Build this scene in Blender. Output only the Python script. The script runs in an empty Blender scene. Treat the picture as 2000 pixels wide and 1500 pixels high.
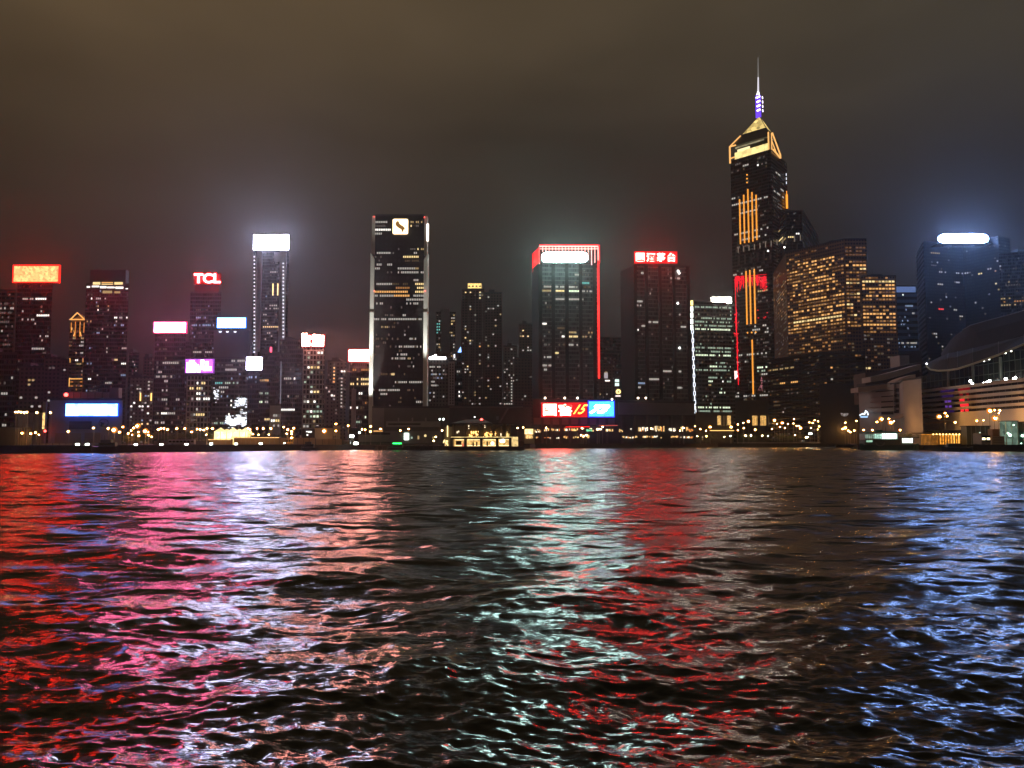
import bpy, bmesh, math, random
import numpy as np
from mathutils import Vector, Matrix
R = math.radians
random.seed(7)
SC = bpy.context.scene
COL = SC.collection

# ------------------------------------------------------------------ camera, sky, exposure
F, HOR, CAMH = 1600.0, 862.0, 5.0           # focal length and horizon in pixels of the 2000 px wide photograph
PITCH = math.atan((HOR - 750) / F)
cam = bpy.data.cameras.new('camera'); cam.sensor_width = 36; cam.lens = 36 * F / 2000
cam.clip_start = .1; cam.clip_end = 12000
co = bpy.data.objects.new('camera', cam); COL.objects.link(co)
co.location = (0, 0, CAMH); co.rotation_euler = (math.pi / 2 + PITCH, 0, 0)
SC.camera = co
SC.view_settings.view_transform = 'Standard'; SC.view_settings.look = 'None'
SC.view_settings.exposure = 0; SC.view_settings.gamma = 1
SC.cycles.use_denoising = True
try: SC.cycles.denoiser = 'OPENIMAGEDENOISE'
except Exception: pass
SC.cycles.max_bounces = 4; SC.cycles.diffuse_bounces = 1; SC.cycles.glossy_bounces = 3
SC.cycles.volume_bounces = 0; SC.cycles.transmission_bounces = 1; SC.cycles.transparent_max_bounces = 4
SC.cycles.use_light_tree = True
SC.cycles.caustics_reflective = True
SC.cycles.sample_clamp_direct = 0; SC.cycles.sample_clamp_indirect = 6

def nd(nt, t, x=0, y=0, **kw):
    n = nt.nodes.new(t)
    for k, v in kw.items(): setattr(n, k, v)
    return n
def math_(nt, op, a, b=None, clamp=False):
    n = nt.nodes.new('ShaderNodeMath'); n.operation = op; n.use_clamp = clamp
    for i, v in enumerate((a, b)):
        if v is None: continue
        if hasattr(v, 'is_linked'): nt.links.new(v, n.inputs[i])
        else: n.inputs[i].default_value = v
    return n.outputs[0]
def mixc(nt, f, a, b):
    n = nt.nodes.new('ShaderNodeMix'); n.data_type = 'RGBA'
    for i, v in ((0, f), (6, a), (7, b)):
        if hasattr(v, 'is_linked'): nt.links.new(v, n.inputs[i])
        else: n.inputs[i].default_value = v if i == 0 else (*v[:3], 1)
    return n.outputs[2]

w = bpy.data.worlds.new('World'); SC.world = w; w.use_nodes = True
nt = w.node_tree; nt.nodes.clear()
wo = nd(nt, 'ShaderNodeOutputWorld')
sky = nd(nt, 'ShaderNodeTexSky'); sky.sky_type = 'NISHITA'; sky.sun_disc = False
sky.sun_elevation = R(-8); sky.sun_rotation = R(200)
tc = nd(nt, 'ShaderNodeTexCoord')
mp = nd(nt, 'ShaderNodeMapping'); mp.inputs['Scale'].default_value = (1.6, 1.6, 4.5); mp.inputs['Location'].default_value = (2.2, .7, .35)
nt.links.new(tc.outputs['Generated'], mp.inputs[0])
nz = nd(nt, 'ShaderNodeTexNoise'); nz.inputs['Scale'].default_value = 1.15; nz.inputs['Detail'].default_value = 5; nz.inputs['Roughness'].default_value = .5
nt.links.new(mp.outputs[0], nz.inputs['Vector'])
sx = nd(nt, 'ShaderNodeSeparateXYZ'); nt.links.new(tc.outputs['Generated'], sx.inputs[0])
# low cloud lit from below by the city: brown overhead and to the left, greyer and darker toward the right
el = math_(nt, 'POWER', math_(nt, 'MULTIPLY', math_(nt, 'MAXIMUM', sx.outputs[2], 0.0), 2.0, True), 1.8)
cl = mixc(nt, el, (.008, .007, .008), (.112, .074, .037))
side = math_(nt, 'MULTIPLY_ADD', sx.outputs[0], 1.1); side.node.inputs[2].default_value = .5; side.node.use_clamp = True
cl = mixc(nt, side, cl, mixc(nt, el, (.007, .008, .012), (.060, .048, .032)))
cv = nd(nt, 'ShaderNodeMapRange'); cv.inputs[1].default_value = .3; cv.inputs[2].default_value = .72
cv.inputs[3].default_value = .6; cv.inputs[4].default_value = 1.3
nt.links.new(nz.outputs[0], cv.inputs[0])
vs = nd(nt, 'ShaderNodeVectorMath', operation='SCALE'); nt.links.new(cl, vs.inputs[0]); nt.links.new(cv.outputs[0], vs.inputs[3])
b1 = nd(nt, 'ShaderNodeBackground'); nt.links.new(vs.outputs[0], b1.inputs[0]); b1.inputs[1].default_value = 1.0
b2 = nd(nt, 'ShaderNodeBackground'); nt.links.new(sky.outputs[0], b2.inputs[0]); b2.inputs[1].default_value = .05
ad = nd(nt, 'ShaderNodeAddShader'); nt.links.new(b1.outputs[0], ad.inputs[0]); nt.links.new(b2.outputs[0], ad.inputs[1])
nt.links.new(ad.outputs[0], wo.inputs[0])

# ------------------------------------------------------------------ pixel geometry
CP_, SP_ = math.cos(PITCH), math.sin(PITCH)
def ray(px, py):
    u = (px - 1000) / F; v = (750 - py) / F
    return Vector((u, CP_ - v * SP_, SP_ + v * CP_))
def P(px, py, Y):
    d = ray(px, py); t = Y / d.y
    return Vector((d.x * t, Y, CAMH + d.z * t))
def hit(px, py, A, B):
    """where the sight line of a pixel meets the vertical plane through A and B"""
    d = ray(px, py); n = Vector((B.y - A.y, A.x - B.x, 0))
    t = (A.x * n.x + A.y * n.y) / (d.x * n.x + d.y * n.y)
    return Vector((d.x * t, d.y * t, CAMH + d.z * t))
GZ = 3.0                                     # level of the quay and the streets

# ------------------------------------------------------------------ materials
MATS = {}
def pbr(name, col, rough=.7, metal=0, noise=.15, nscale=.3, spec=.5):
    if name in MATS: return MATS[name]
    m = bpy.data.materials.new(name); m.use_nodes = True; t = m.node_tree
    b = t.nodes['Principled BSDF']
    tcn = nd(t, 'ShaderNodeTexCoord'); n = nd(t, 'ShaderNodeTexNoise'); n.inputs['Scale'].default_value = nscale; n.inputs['Detail'].default_value = 4
    t.links.new(tcn.outputs['Object'], n.inputs['Vector'])
    lo = [c * (1 - noise) for c in col]; hi = [min(1, c * (1 + noise)) for c in col]
    t.links.new(mixc(t, n.outputs[0], lo, hi), b.inputs['Base Color'])
    b.inputs['Roughness'].default_value = rough; b.inputs['Metallic'].default_value = metal
    b.inputs['Specular IOR Level'].default_value = spec
    MATS[name] = m; return m
def em(name, col, s, sampled=False, pattern=None):
    if name in MATS: return MATS[name]
    m = bpy.data.materials.new(name); m.use_nodes = True; t = m.node_tree; t.nodes.clear()
    o = nd(t, 'ShaderNodeOutputMaterial'); e = nd(t, 'ShaderNodeEmission')
    e.inputs[0].default_value = (*col, 1); e.inputs[1].default_value = s
    if pattern:
        sc, lo, hi = pattern
        tcn = nd(t, 'ShaderNodeTexCoord'); n = nd(t, 'ShaderNodeTexVoronoi'); n.inputs['Scale'].default_value = sc
        t.links.new(tcn.outputs['Object'], n.inputs['Vector'])
        mr = nd(t, 'ShaderNodeMapRange'); t.links.new(n.outputs['Color'], mr.inputs[0])
        mr.inputs[3].default_value = lo * s; mr.inputs[4].default_value = hi * s
        t.links.new(mr.outputs[0], e.inputs[1])
    t.links.new(e.outputs[0], o.inputs[0])
    m.cycles.emission_sampling = 'FRONT_BACK' if sampled else 'NONE'
    MATS[name] = m; return m
def facade(name, glass, frame, fh=3.6, bay=1.6, ff=.35, fv=.2, rough=.25):
    """curtain wall or punched wall: floor bands and mullions laid out in metres along the wall"""
    if name in MATS: return MATS[name]
    m = bpy.data.materials.new(name); m.use_nodes = True; t = m.node_tree; b = t.nodes['Principled BSDF']
    uv = nd(t, 'ShaderNodeUVMap'); s = nd(t, 'ShaderNodeSeparateXYZ'); t.links.new(uv.outputs[0], s.inputs[0])
    a = math_(t, 'LESS_THAN', math_(t, 'FRACT', math_(t, 'DIVIDE', s.outputs[1], fh)), ff)
    c = math_(t, 'LESS_THAN', math_(t, 'FRACT', math_(t, 'DIVIDE', s.outputs[0], bay)), fv)
    msk = math_(t, 'MAXIMUM', a, c)
    # every pane has its own tone
    cell = nd(t, 'ShaderNodeCombineXYZ')
    t.links.new(math_(t, 'FLOOR', math_(t, 'DIVIDE', s.outputs[0], bay)), cell.inputs[0])
    t.links.new(math_(t, 'FLOOR', math_(t, 'DIVIDE', s.outputs[1], fh)), cell.inputs[1])
    wn = nd(t, 'ShaderNodeTexWhiteNoise'); t.links.new(cell.outputs[0], wn.inputs['Vector'])
    g2 = mixc(t, wn.outputs[0], [x * .4 for x in glass], [x * 1.7 for x in glass])
    tcn = nd(t, 'ShaderNodeTexCoord'); n = nd(t, 'ShaderNodeTexNoise'); n.inputs['Scale'].default_value = .06; n.inputs['Detail'].default_value = 5
    t.links.new(tcn.outputs['Object'], n.inputs['Vector'])
    f2 = mixc(t, n.outputs[0], [x * .6 for x in frame], [x * 1.3 for x in frame])
    t.links.new(mixc(t, msk, g2, f2), b.inputs['Base Color'])
    t.links.new(math_(t, 'MULTIPLY_ADD', msk, .5), b.inputs['Roughness'])
    b.inputs['Roughness'].links[0].from_node.inputs[2].default_value = rough
    MATS[name] = m; return m

WIN = {  # window light colours; capitals are the bright ones
 'H': ((1, .50, .15), 1.0), 'h': ((1, .47, .14), .38), 'j': ((1, .42, .12), .13), 'w': ((1, .93, .82), .45), 'W': ((1, .95, .87), 1.6), 'y': ((1, .70, .30), .42), 'Y': ((1, .74, .32), 1.15),
 'o': ((1, .45, .13), .4), 'O': ((1, .50, .15), 1.0), 'g': ((.75, 1, .75), .45), 'G': ((.85, 1, .70), 1.2),
 'c': ((.25, .95, .85), .5), 'b': ((.5, .68, 1), .45), 'B': ((.7, .8, 1), 1.6), 'd': ((1, .84, .72), .10),
 'r': ((1, .05, .04), 1.2), 'p': ((.30, .08, .9), .8), 'k': ((1, .68, .32), .08), 'D': ((.6, .7, 1), .09)}
def wmat(c): return em('window light ' + c.lower() + (' bright' if c.isupper() else ''), *WIN[c])

ROOF = pbr('roof_felt', (.06, .06, .065), .9)
STEEL = pbr('dark_steel', (.05, .05, .055), .5, .6)
CONC = pbr('concrete', (.22, .21, .19), .85)
DARKC = pbr('dark_concrete', (.07, .065, .06), .9)
WHITEP = pbr('white_stone', (.72, .72, .70), .6)
CREAM = pbr('cream_render', (.45, .38, .28), .8)

# ------------------------------------------------------------------ object helpers
def mesh_obj(name, verts, faces, mat, parent=None, uvs=None, smooth=False):
    me = bpy.data.meshes.new(name)
    off = Vector(parent_loc(parent)) if parent else Vector((0, 0, 0))
    me.from_pydata([tuple(Vector(v) - off) for v in verts], [], faces)
    if uvs is not None:
        l = me.uv_layers.new(name='UVMap')
        for i, c in enumerate(uvs): l.data[i].uv = c
    for mm in (mat if isinstance(mat, (list, tuple)) else [mat]): me.materials.append(mm)
    if smooth:
        for p in me.polygons: p.use_smooth = True
    o = bpy.data.objects.new(name, me); COL.objects.link(o)
    if parent: o.parent = parent
    return o
def parent_loc(p):
    l = Vector((0, 0, 0))
    while p: l += Vector(p.get('_loc', (0, 0, 0))); p = p.parent
    return l
def tag(o, label=None, cat=None, group=None, kind=None):
    if label: o['label'] = label
    if cat: o['category'] = cat
    if group: o['group'] = group
    if kind: o['kind'] = kind
    return o
def root(name, loc, label, cat, group=None):
    o = bpy.data.objects.new(name, None); COL.objects.link(o); o.location = loc; o['_loc'] = tuple(loc); o.empty_display_size = 1
    return tag(o, label, cat, group)
class MB:
    """collects boxes, bars and prisms into one mesh"""
    def __init__(s): s.v = []; s.f = []
    def add(s, vs, fs):
        n = len(s.v); s.v += [Vector(v) for v in vs]; s.f += [tuple(i + n for i in f) for f in fs]; return s
    def box(s, x0, x1, y0, y1, z0, z1):
        return s.add([(x0, y0, z0), (x1, y0, z0), (x1, y1, z0), (x0, y1, z0), (x0, y0, z1), (x1, y0, z1), (x1, y1, z1), (x0, y1, z1)],
                     [(0, 1, 5, 4), (1, 2, 6, 5), (2, 3, 7, 6), (3, 0, 4, 7), (4, 5, 6, 7), (3, 2, 1, 0)])
    def bar(s, a, b, r, n=6, r2=None):
        a, b = Vector(a), Vector(b); d = (b - a).normalized(); r2 = r if r2 is None else r2
        q = d.orthogonal().normalized(); p = d.cross(q); vs = []
        for e, rr in ((a, r), (b, r2)):
            for i in range(n):
                t = 2 * math.pi * i / n; vs.append(e + (q * math.cos(t) + p * math.sin(t)) * rr)
        fs = [(i, (i + 1) % n, n + (i + 1) % n, n + i) for i in range(n)] + [tuple(range(n - 1, -1, -1)), tuple(range(n, 2 * n))]
        return s.add(vs, fs)
    def ball(s, c, r, n=8, m=5, sz=1.0):
        c = Vector(c); vs = []; fs = []
        for j in range(m + 1):
            th = math.pi * j / m
            for i in range(n):
                t = 2 * math.pi * i / n; vs.append(c + Vector((math.sin(th) * math.cos(t), math.sin(th) * math.sin(t), math.cos(th) * sz)) * r)
        for j in range(m):
            for i in range(n): fs.append((j * n + i, (j + 1) * n + i, (j + 1) * n + (i + 1) % n, j * n + (i + 1) % n))
        return s.add(vs, fs)
    def prism(s, pts, z0, z1):
        n = len(pts); vs = [(x, y, z0) for x, y in pts] + [(x, y, z1) for x, y in pts]
        return s.add(vs, [(i, (i + 1) % n, n + (i + 1) % n, n + i) for i in range(n)] + [tuple(range(n, 2 * n)), tuple(range(n - 1, -1, -1))])
    def slab(s, A, B, z0, z1, out=.5, inn=.5, s0=0, s1=None):
        """a box along the wall A-B: out metres toward the viewer, inn metres behind"""
        d = Vector((B.x - A.x, B.y - A.y, 0)); L = d.length; d /= L; n = Vector((d.y, -d.x, 0))
        if s1 is None: s1 = L
        p = [A + d * s0 + n * out, A + d * s1 + n * out, A + d * s1 - n * inn, A + d * s0 - n * inn]
        return s.prism([(q.x, q.y) for q in p], z0, z1)
    def build(s, name, mat, parent=None, smooth=False): return mesh_obj(name, s.v, s.f, mat, parent, None, smooth)

UNIT = {}
def unit_pane(c):
    if c not in UNIT:
        me = bpy.data.meshes.new('window'); v = [(-.5, -.5, -.5), (.5, -.5, -.5), (.5, .5, -.5), (-.5, .5, -.5), (-.5, -.5, .5), (.5, -.5, .5), (.5, .5, .5), (-.5, .5, .5)]
        me.from_pydata(v, [], [(0, 1, 5, 4), (1, 2, 6, 5), (3, 0, 4, 7), (4, 5, 6, 7), (3, 2, 1, 0)]); me.materials.append(wmat(c)); UNIT[c] = me
    return UNIT[c]

class Tower:
    """a building: plan polyline of front corners given as (px, Y), measured at pixel row top; z0 is its foot"""
    def __init__(s, name, label, cat, plan, top, mat, depth=30, z0=GZ, fh=3.6, bay=1.6, ww=.62, wh=.45, ref=0, roofbits=True, group=None, parapet=1.2):
        s.fh, s.bay, s.ww, s.wh, s.z0 = fh, bay, ww, wh, z0
        s.c = [P(px, top, Y) for px, Y in plan]
        s.z1 = s.c[ref].z
        for c in s.c: c.z = z0
        mid = (s.c[0] + s.c[-1]) / 2
        s.root = root(name, (mid.x, mid.y, z0), label, cat, group)
        inner = s.c[-1] if abs(s.c[-1].x) < abs(s.c[0].x) else s.c[0]      # flanks run with the street that leads away from the harbour
        dv = Vector((inner.x, inner.y, 0)).normalized() * depth
        back = [s.c[-1] + dv, s.c[0] + dv]
        # the plan is kept open towards the vanishing side so that flanks face outwards
        s.poly = s.c + back; n = len(s.poly)
        vs = [tuple(p) for p in s.poly] + [(p.x, p.y, s.z1) for p in s.poly]; fs = []; uv = []
        for i in range(n):
            j = (i + 1) % n; L = (s.poly[j] - s.poly[i]).length; fs.append((i, j, n + j, n + i)); H = s.z1 - z0
            uv += [(0, 0), (L, 0), (L, H), (0, H)]
        fs.append(tuple(range(n, 2 * n))); uv += [(0, 0)] * n
        s.wall = mesh_obj('wall', vs, fs, mat, s.root, uv)
        m = MB(); cx = sum(p.x for p in s.poly) / n; cy = sum(p.y for p in s.poly) / n
        if parapet:
            ins = [(p.x + (cx - p.x) * .03, p.y + (cy - p.y) * .03) for p in s.poly]; out = [(p.x, p.y) for p in s.poly]
            zt = s.z1 + parapet
            vs = [(x, y, s.z1) for x, y in out] + [(x, y, zt) for x, y in out] + [(x, y, zt) for x, y in ins] + [(x, y, s.z1 + .1) for x, y in ins]; fs = []
            for i in range(n):
                j = (i + 1) % n
                fs += [(i, j, n + j, n + i), (n + i, n + j, 2 * n + j, 2 * n + i), (2 * n + i, 2 * n + j, 3 * n + j, 3 * n + i)]
            fs.append(tuple(range(3 * n, 4 * n)))
            m.add(vs, fs)
        if roofbits:
            W = abs(s.c[-1].x - s.c[0].x) * (1 if n == 4 else .5); x = cx - W * .25
            m.box(x, x + W * .32, cy - depth * .15, cy + depth * .2, s.z1, s.z1 + 4 + random.random() * 2)
            m.box(x + W * .38, x + W * .5, cy - depth * .1, cy + depth * .1, s.z1, s.z1 + 2.5)
            m.bar((x + W * .1, cy, s.z1 + 3), (x + W * .1, cy, s.z1 + 9 + random.random() * 4), .18, 5, .08)
        if m.v: m.build('roof', ROOF, s.root)
        s.wins = []
    def _emit(s, A, d, n, j, k, c):
        w_ = s.bay * s.ww; h_ = s.fh * s.wh
        p = A + d * ((j + .5 + s.bo) * s.bay) + n * .08; z = s.z0 + (k + .62) * s.fh
        s.wins.append((p.x, p.y, z, w_, h_, math.atan2(d.y, d.x), c))
    def lit(s, spec='', fac=0, p=0, cols='w', py0=None, py1=None, px0=None, px1=None, seed=0):
        A, B = s.c[fac], s.c[fac + 1]; d = Vector((B.x - A.x, B.y - A.y, 0)); L = d.length; d /= L; n = Vector((d.y, -d.x, 0))
        nj = int(L / s.bay); s.bo = (L / s.bay - nj) / 2; nk = int((s.z1 - s.z0) / s.fh); rnd = random.Random(seed + len(s.wins) + int(L * 10)); used = set()
        def cell(px, py):
            q = hit(px, py, A, B); return (Vector((q.x, q.y, 0)) - Vector((A.x, A.y, 0))).dot(d) / s.bay - s.bo, (q.z - s.z0) / s.fh - .12
        for it in [x for x in spec.replace('\n', ' ').split() if x]:
            a, xs, pc = it.split(':'); x0, x1 = map(float, xs.split('-')); y = float(a)
            pr = float(pc[:-1] if pc[:-1] else 1); c = pc[-1]
            j0, _ = cell(x0, y); j1, _ = cell(x1, y); _, k = cell((x0 + x1) / 2, y); k = int(k)
            for j in range(max(0, int(round(j0))), min(nj, max(int(round(j1)), int(round(j0)) + 1))):
                if rnd.random() < pr and (j, k) not in used and 0 <= k < nk:
                    used.add((j, k)); s._emit(A, d, n, j, k, c)
        if p:
            for k in range(nk):
                run = 1.0
                for j in range(nj):
                    z = s.z0 + (k + .6) * s.fh; q = A + d * ((j + .5) * s.bay)
                    t = F / (q.y * CP_ + (z - CAMH) * SP_); py = 750 - t * ((z - CAMH) * CP_ - q.y * SP_); px = 1000 + q.x * t
                    if py0 and py < py0 or py1 and py > py1 or px0 and px < px0 or px1 and px > px1: continue
                    if rnd.random() < .3: run = 2.2 if rnd.random() < .3 else .6
                    if (j, k) not in used and rnd.random() < p * run: used.add((j, k)); s._emit(A, d, n, j, k, rnd.choice(cols))
        return s
    def done(s):
        ws = sorted(s.wins, key=lambda q: -WIN[q[6]][1] * q[3] * q[4] + random.Random(int(q[0] * 7 + q[2] * 13)).random() * .2)
        r = s.root.location
        for x, y, z, w_, h_, a, c in ws[:96]:
            o = bpy.data.objects.new('window', unit_pane(c)); COL.objects.link(o); o.parent = s.root
            o.location = (x - r.x, y - r.y, z - r.z); o.rotation_euler = (0, 0, a); o.scale = (w_, .3, h_)
        rest = ws[96:]
        if rest:
            keys = sorted({q[6] for q in rest}); vs = []; fs = []; mi = []
            for x, y, z, w_, h_, a, c in rest:
                ca, sa = math.cos(a), math.sin(a); n = len(vs)
                for u, v, q in ((-.5, -.15, -.5), (.5, -.15, -.5), (.5, .15, -.5), (-.5, .15, -.5), (-.5, -.15, .5), (.5, -.15, .5), (.5, .15, .5), (-.5, .15, .5)):
                    vs.append((x + ca * u * w_ - sa * v, y + sa * u * w_ + ca * v, z + q * h_))
                fs += [(n, n + 1, n + 5, n + 4), (n + 1, n + 2, n + 6, n + 5), (n + 3, n, n + 4, n + 7), (n + 4, n + 5, n + 6, n + 7), (n + 3, n + 2, n + 1, n)]
                mi += [keys.index(c)] * 5
            o = mesh_obj('window', vs, fs, [wmat(c) for c in keys], s.root)
            o.data.polygons.foreach_set('material_index', mi); o['kind'] = 'stuff'
        return s
    def strip(s, name, px0, py0, px1, py1, mat, fac=0, r=.35, out=.5):
        """a light tube or rail on a facade between two pixels"""
        A, B = s.c[fac], s.c[fac + 1]; a = hit(px0, py0, A, B); b = hit(px1, py1, A, B)
        d = (B - A).normalized(); n = Vector((d.y, -d.x, 0)) * out
        if abs(px0 - px1) < 8 and abs(py0 - py1) > 10: b.x, b.y = a.x, a.y
        return MB().bar(a + n, b + n, r).build(name, mat, s.root)
    def panel(s, name, px0, py0, px1, py1, mat, fac=0, out=.6, th=.5):
        A, B = s.c[fac], s.c[fac + 1]; a = hit(px0, py0, A, B); b = hit(px1, py1, A, B)
        d = (B - A).normalized(); n = Vector((d.y, -d.x, 0))
        p = [a + n * out, b + n * out, b + n * (out - th), a + n * (out - th)]
        return MB().prism([(q.x, q.y) for q in p], min(a.z, b.z), max(a.z, b.z)).build(name, mat, s.root)

def text_mesh(txt, mat, name, parent, loc, height, rot=0, width=None, shear=0, extrude=.25, fat=0):
    cu = bpy.data.curves.new(name, 'FONT'); cu.body = txt; cu.size = 1; cu.extrude = .06; cu.shear = shear; cu.offset = fat
    o = bpy.data.objects.new(name, cu); COL.objects.link(o)
    dg = bpy.context.evaluated_depsgraph_get(); dg.update()
    me = bpy.data.meshes.new_from_object(o.evaluated_get(dg)); bpy.data.objects.remove(o); bpy.data.curves.remove(cu)
    co_ = np.array([v.co[:] for v in me.vertices]); lo, hi = co_.min(0), co_.max(0)
    sy = height / (hi[1] - lo[1]); sx_ = sy if width is None else width / (hi[0] - lo[0])
    for v in me.vertices:
        x, y, z = v.co; X = (x - (lo[0] + hi[0]) / 2) * sx_; Z = (y - (lo[1] + hi[1]) / 2) * sy; Y = -z * extrude / .06
        v.co = (X, Y, Z)
    me.flip_normals()
    me.materials.clear(); me.materials.append(mat); me.name = name
    ob = bpy.data.objects.new(name, me); COL.objects.link(ob); ob.rotation_euler = (0, 0, rot)
    ob.parent = parent; ob.location = Vector(loc) - parent_loc(parent)
    return ob

def roof_sign(label, x0, y0, x1, y1, Y, face, foot_py, name='rooftop_sign', frame=None, th=1.6, border=None, cat='sign'):
    """a lit box on legs above a roof; foot_py is the pixel row of the roof below it"""
    a = P(x0, y0, Y); b = P(x1, y1, Y); c = (a + b) / 2; zf = P(x0, foot_py, Y).z
    r = root(name, (c.x, Y, min(b.z, zf)), label, cat)
    W = b.x - a.x; H = a.z - b.z; bw = border if border is not None else .35
    fr_ = MB().box(a.x - bw, b.x + bw, Y, Y + th, b.z - bw, a.z + bw).build('frame', frame or STEEL, r)
    MB().box(a.x, b.x, Y - .25, Y - .01, b.z, a.z).build('face', face, fr_)
    MB().box(a.x - bw, b.x + bw, Y - 1.3, Y - .26, b.z - bw - .3, b.z - bw).build('added_light_shield', STEEL, fr_)      # added lip that keeps the light off the wall below
    n = max(2, int(W / 8))
    if b.z - bw - zf > .3:
        for i in range(n):
            x = a.x + W * (i + .5) / n
            MB().bar((x, Y + th * .7, zf), (x, Y + th * .7, b.z - bw), .25).bar((x, Y + th * .7 + 2, zf), (x, Y + th * .7, b.z - bw + H * .3), .18).build('support', STEEL, r)
    return r

# ------------------------------------------------------------------ water
def build_water():
    rs = np.random.RandomState(5)
    waves = []
    def band(n, l0, l1, slope, spread, main):
        ls = np.exp(rs.uniform(np.log(l0), np.log(l1), n)); th = main + rs.normal(0, spread, n)
        for l, t in zip(ls, th):
            k = 2 * np.pi / l; waves.append((k * np.cos(t), k * np.sin(t), slope / np.sqrt(n) * np.sqrt(2) / k, rs.uniform(0, 6.28), l))
    band(9, 5, 13, .050, .5, R(-78)); band(22, 1.2, 3.8, .062, .85, R(-100)); band(34, .5, 1.2, .095, .9, R(-84)); band(48, .15, .5, .135, .85, R(-92))
    ang = np.concatenate([np.linspace(-180, -62, 60)[:-1], np.linspace(-62, -44, 60)[:-1], np.linspace(-44, 44, 760)[:-1], np.linspace(44, 62, 60)[:-1], np.linspace(62, 180, 60)])
    rad = [1.5]
    while rad[-1] < 950:
        r0 = rad[-1]; rad.append(r0 + .12 if r0 < 6 else r0 * 1.0046 if r0 < 32 else r0 * 1.0062 if r0 < 90 else r0 + .56 if r0 < 480 else r0 + .56 + (r0 - 480) * .02)
    rad += [1300, 2400]
    rad = np.array(rad); A, D = np.meshgrid(np.radians(ang), rad)
    X = (np.sin(A) * D).astype(np.float64); Y = (np.cos(A) * D)
    sp = np.maximum(np.gradient(rad)[:, None], D * np.gradient(np.radians(ang))[None, :] * .8)
    Z = np.zeros_like(X); dX = np.zeros_like(X); dY = np.zeros_like(X); lost = np.zeros_like(X)
    gust = .75 + .5 * (.5 + .5 * np.sin(X * .035 + 1.3 * np.sin(Y * .021)) * np.cos(Y * .028 + .7))
    for kx, ky, a, ph, l in waves:
        wgt = np.clip((l / sp - 2.4) / 2.2, 0, 1)
        s = kx * X + ky * Y + ph; k = math.hypot(kx, ky)
        Z += a * wgt * np.sin(s) * (gust if l < 5 else 1); q = .75 * a * wgt
        dX += q * kx / k * np.cos(s); dY += q * ky / k * np.cos(s)
        lost += (1 - wgt ** 2) * (a * k) ** 2 / 2
    nr, na = X.shape
    V = np.stack([np.clip(X + dX, -1440, 1540), np.clip(Y + dY, -240, 1640), Z], -1).reshape(-1, 3)
    i = np.arange(nr - 1)[:, None] * na + np.arange(na - 1)[None, :]
    Fq = np.stack([i, i + na, i + na + 1, i + 1], -1).reshape(-1, 4)
    Fq = Fq[:, ::-1]
    me = bpy.data.meshes.new('water'); me.vertices.add(len(V)); me.vertices.foreach_set('co', V.ravel())
    me.loops.add(Fq.size); me.loops.foreach_set('vertex_index', Fq.ravel().astype(np.int32))
    me.polygons.add(len(Fq)); me.polygons.foreach_set('loop_start', np.arange(0, Fq.size, 4, dtype=np.int32)); me.polygons.foreach_set('loop_total', np.full(len(Fq), 4, dtype=np.int32))
    me.update(calc_edges=True)
    me.polygons.foreach_set('use_smooth', np.ones(len(Fq), dtype=bool))
    at = me.attributes.new('lost', 'FLOAT', 'POINT'); at.data.foreach_set('value', np.sqrt(lost).ravel().astype(np.float32))
    m = bpy.data.materials.new('harbour_water'); m.use_nodes = True; t = m.node_tree; b = t.nodes['Principled BSDF']
    b.inputs['Base Color'].default_value = (.006, .008, .008, 1); b.inputs['IOR'].default_value = 1.34
    b.inputs['Specular IOR Level'].default_value = .5
    g = nd(t, 'ShaderNodeNewGeometry'); av = nd(t, 'ShaderNodeAttribute', attribute_name='lost')
    def slope(sc, amp, stretch=(1, 1, 1), detail=2):
        mpn = nd(t, 'ShaderNodeMapping'); mpn.inputs['Scale'].default_value = stretch; t.links.new(g.outputs['Position'], mpn.inputs[0])
        n = nd(t, 'ShaderNodeTexNoise'); n.inputs['Scale'].default_value = sc; n.inputs['Detail'].default_value = detail; t.links.new(mpn.outputs[0], n.inputs['Vector'])
        s = nd(t, 'ShaderNodeVectorMath', operation='SUBTRACT'); t.links.new(n.outputs['Color'], s.inputs[0]); s.inputs[1].default_value = (.5, .5, .5)
        q = nd(t, 'ShaderNodeVectorMath', operation='MULTIPLY'); t.links.new(s.outputs[0], q.inputs[0]); q.inputs[1].default_value = (1, 1, 0)
        e = nd(t, 'ShaderNodeVectorMath', operation='SCALE'); t.links.new(q.outputs[0], e.inputs[0])
        if hasattr(amp, 'is_linked'): t.links.new(amp, e.inputs[3])
        else: e.inputs[3].default_value = amp
        return e.outputs[0]
    def addv(a, b_):
        n = nd(t, 'ShaderNodeVectorMath', operation='ADD'); t.links.new(a, n.inputs[0]); t.links.new(b_, n.inputs[1]); return n.outputs[0]
    fine = addv(slope(3.6, .40, (.55, 1.7, 1), 3), slope(11.0, .40, (.6, 1.6, 1), 2))
    far = slope(.55, math_(t, 'MULTIPLY', av.outputs['Fac'], 8.0), (.6, 1.6, 1), 4)
    n = addv(addv(g.outputs['Normal'], fine), far)
    nn = nd(t, 'ShaderNodeVectorMath', operation='NORMALIZE'); t.links.new(n, nn.inputs[0])
    t.links.new(nn.outputs[0], b.inputs['Normal'])
    t.links.new(math_(t, 'MULTIPLY_ADD', av.outputs['Fac'], 1.1), b.inputs['Roughness']); b.inputs['Roughness'].links[0].from_node.inputs[2].default_value = .07
    me.materials.append(m)
    o = bpy.data.objects.new('water', me); COL.objects.link(o); tag(o, kind='structure')
build_water()

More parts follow.
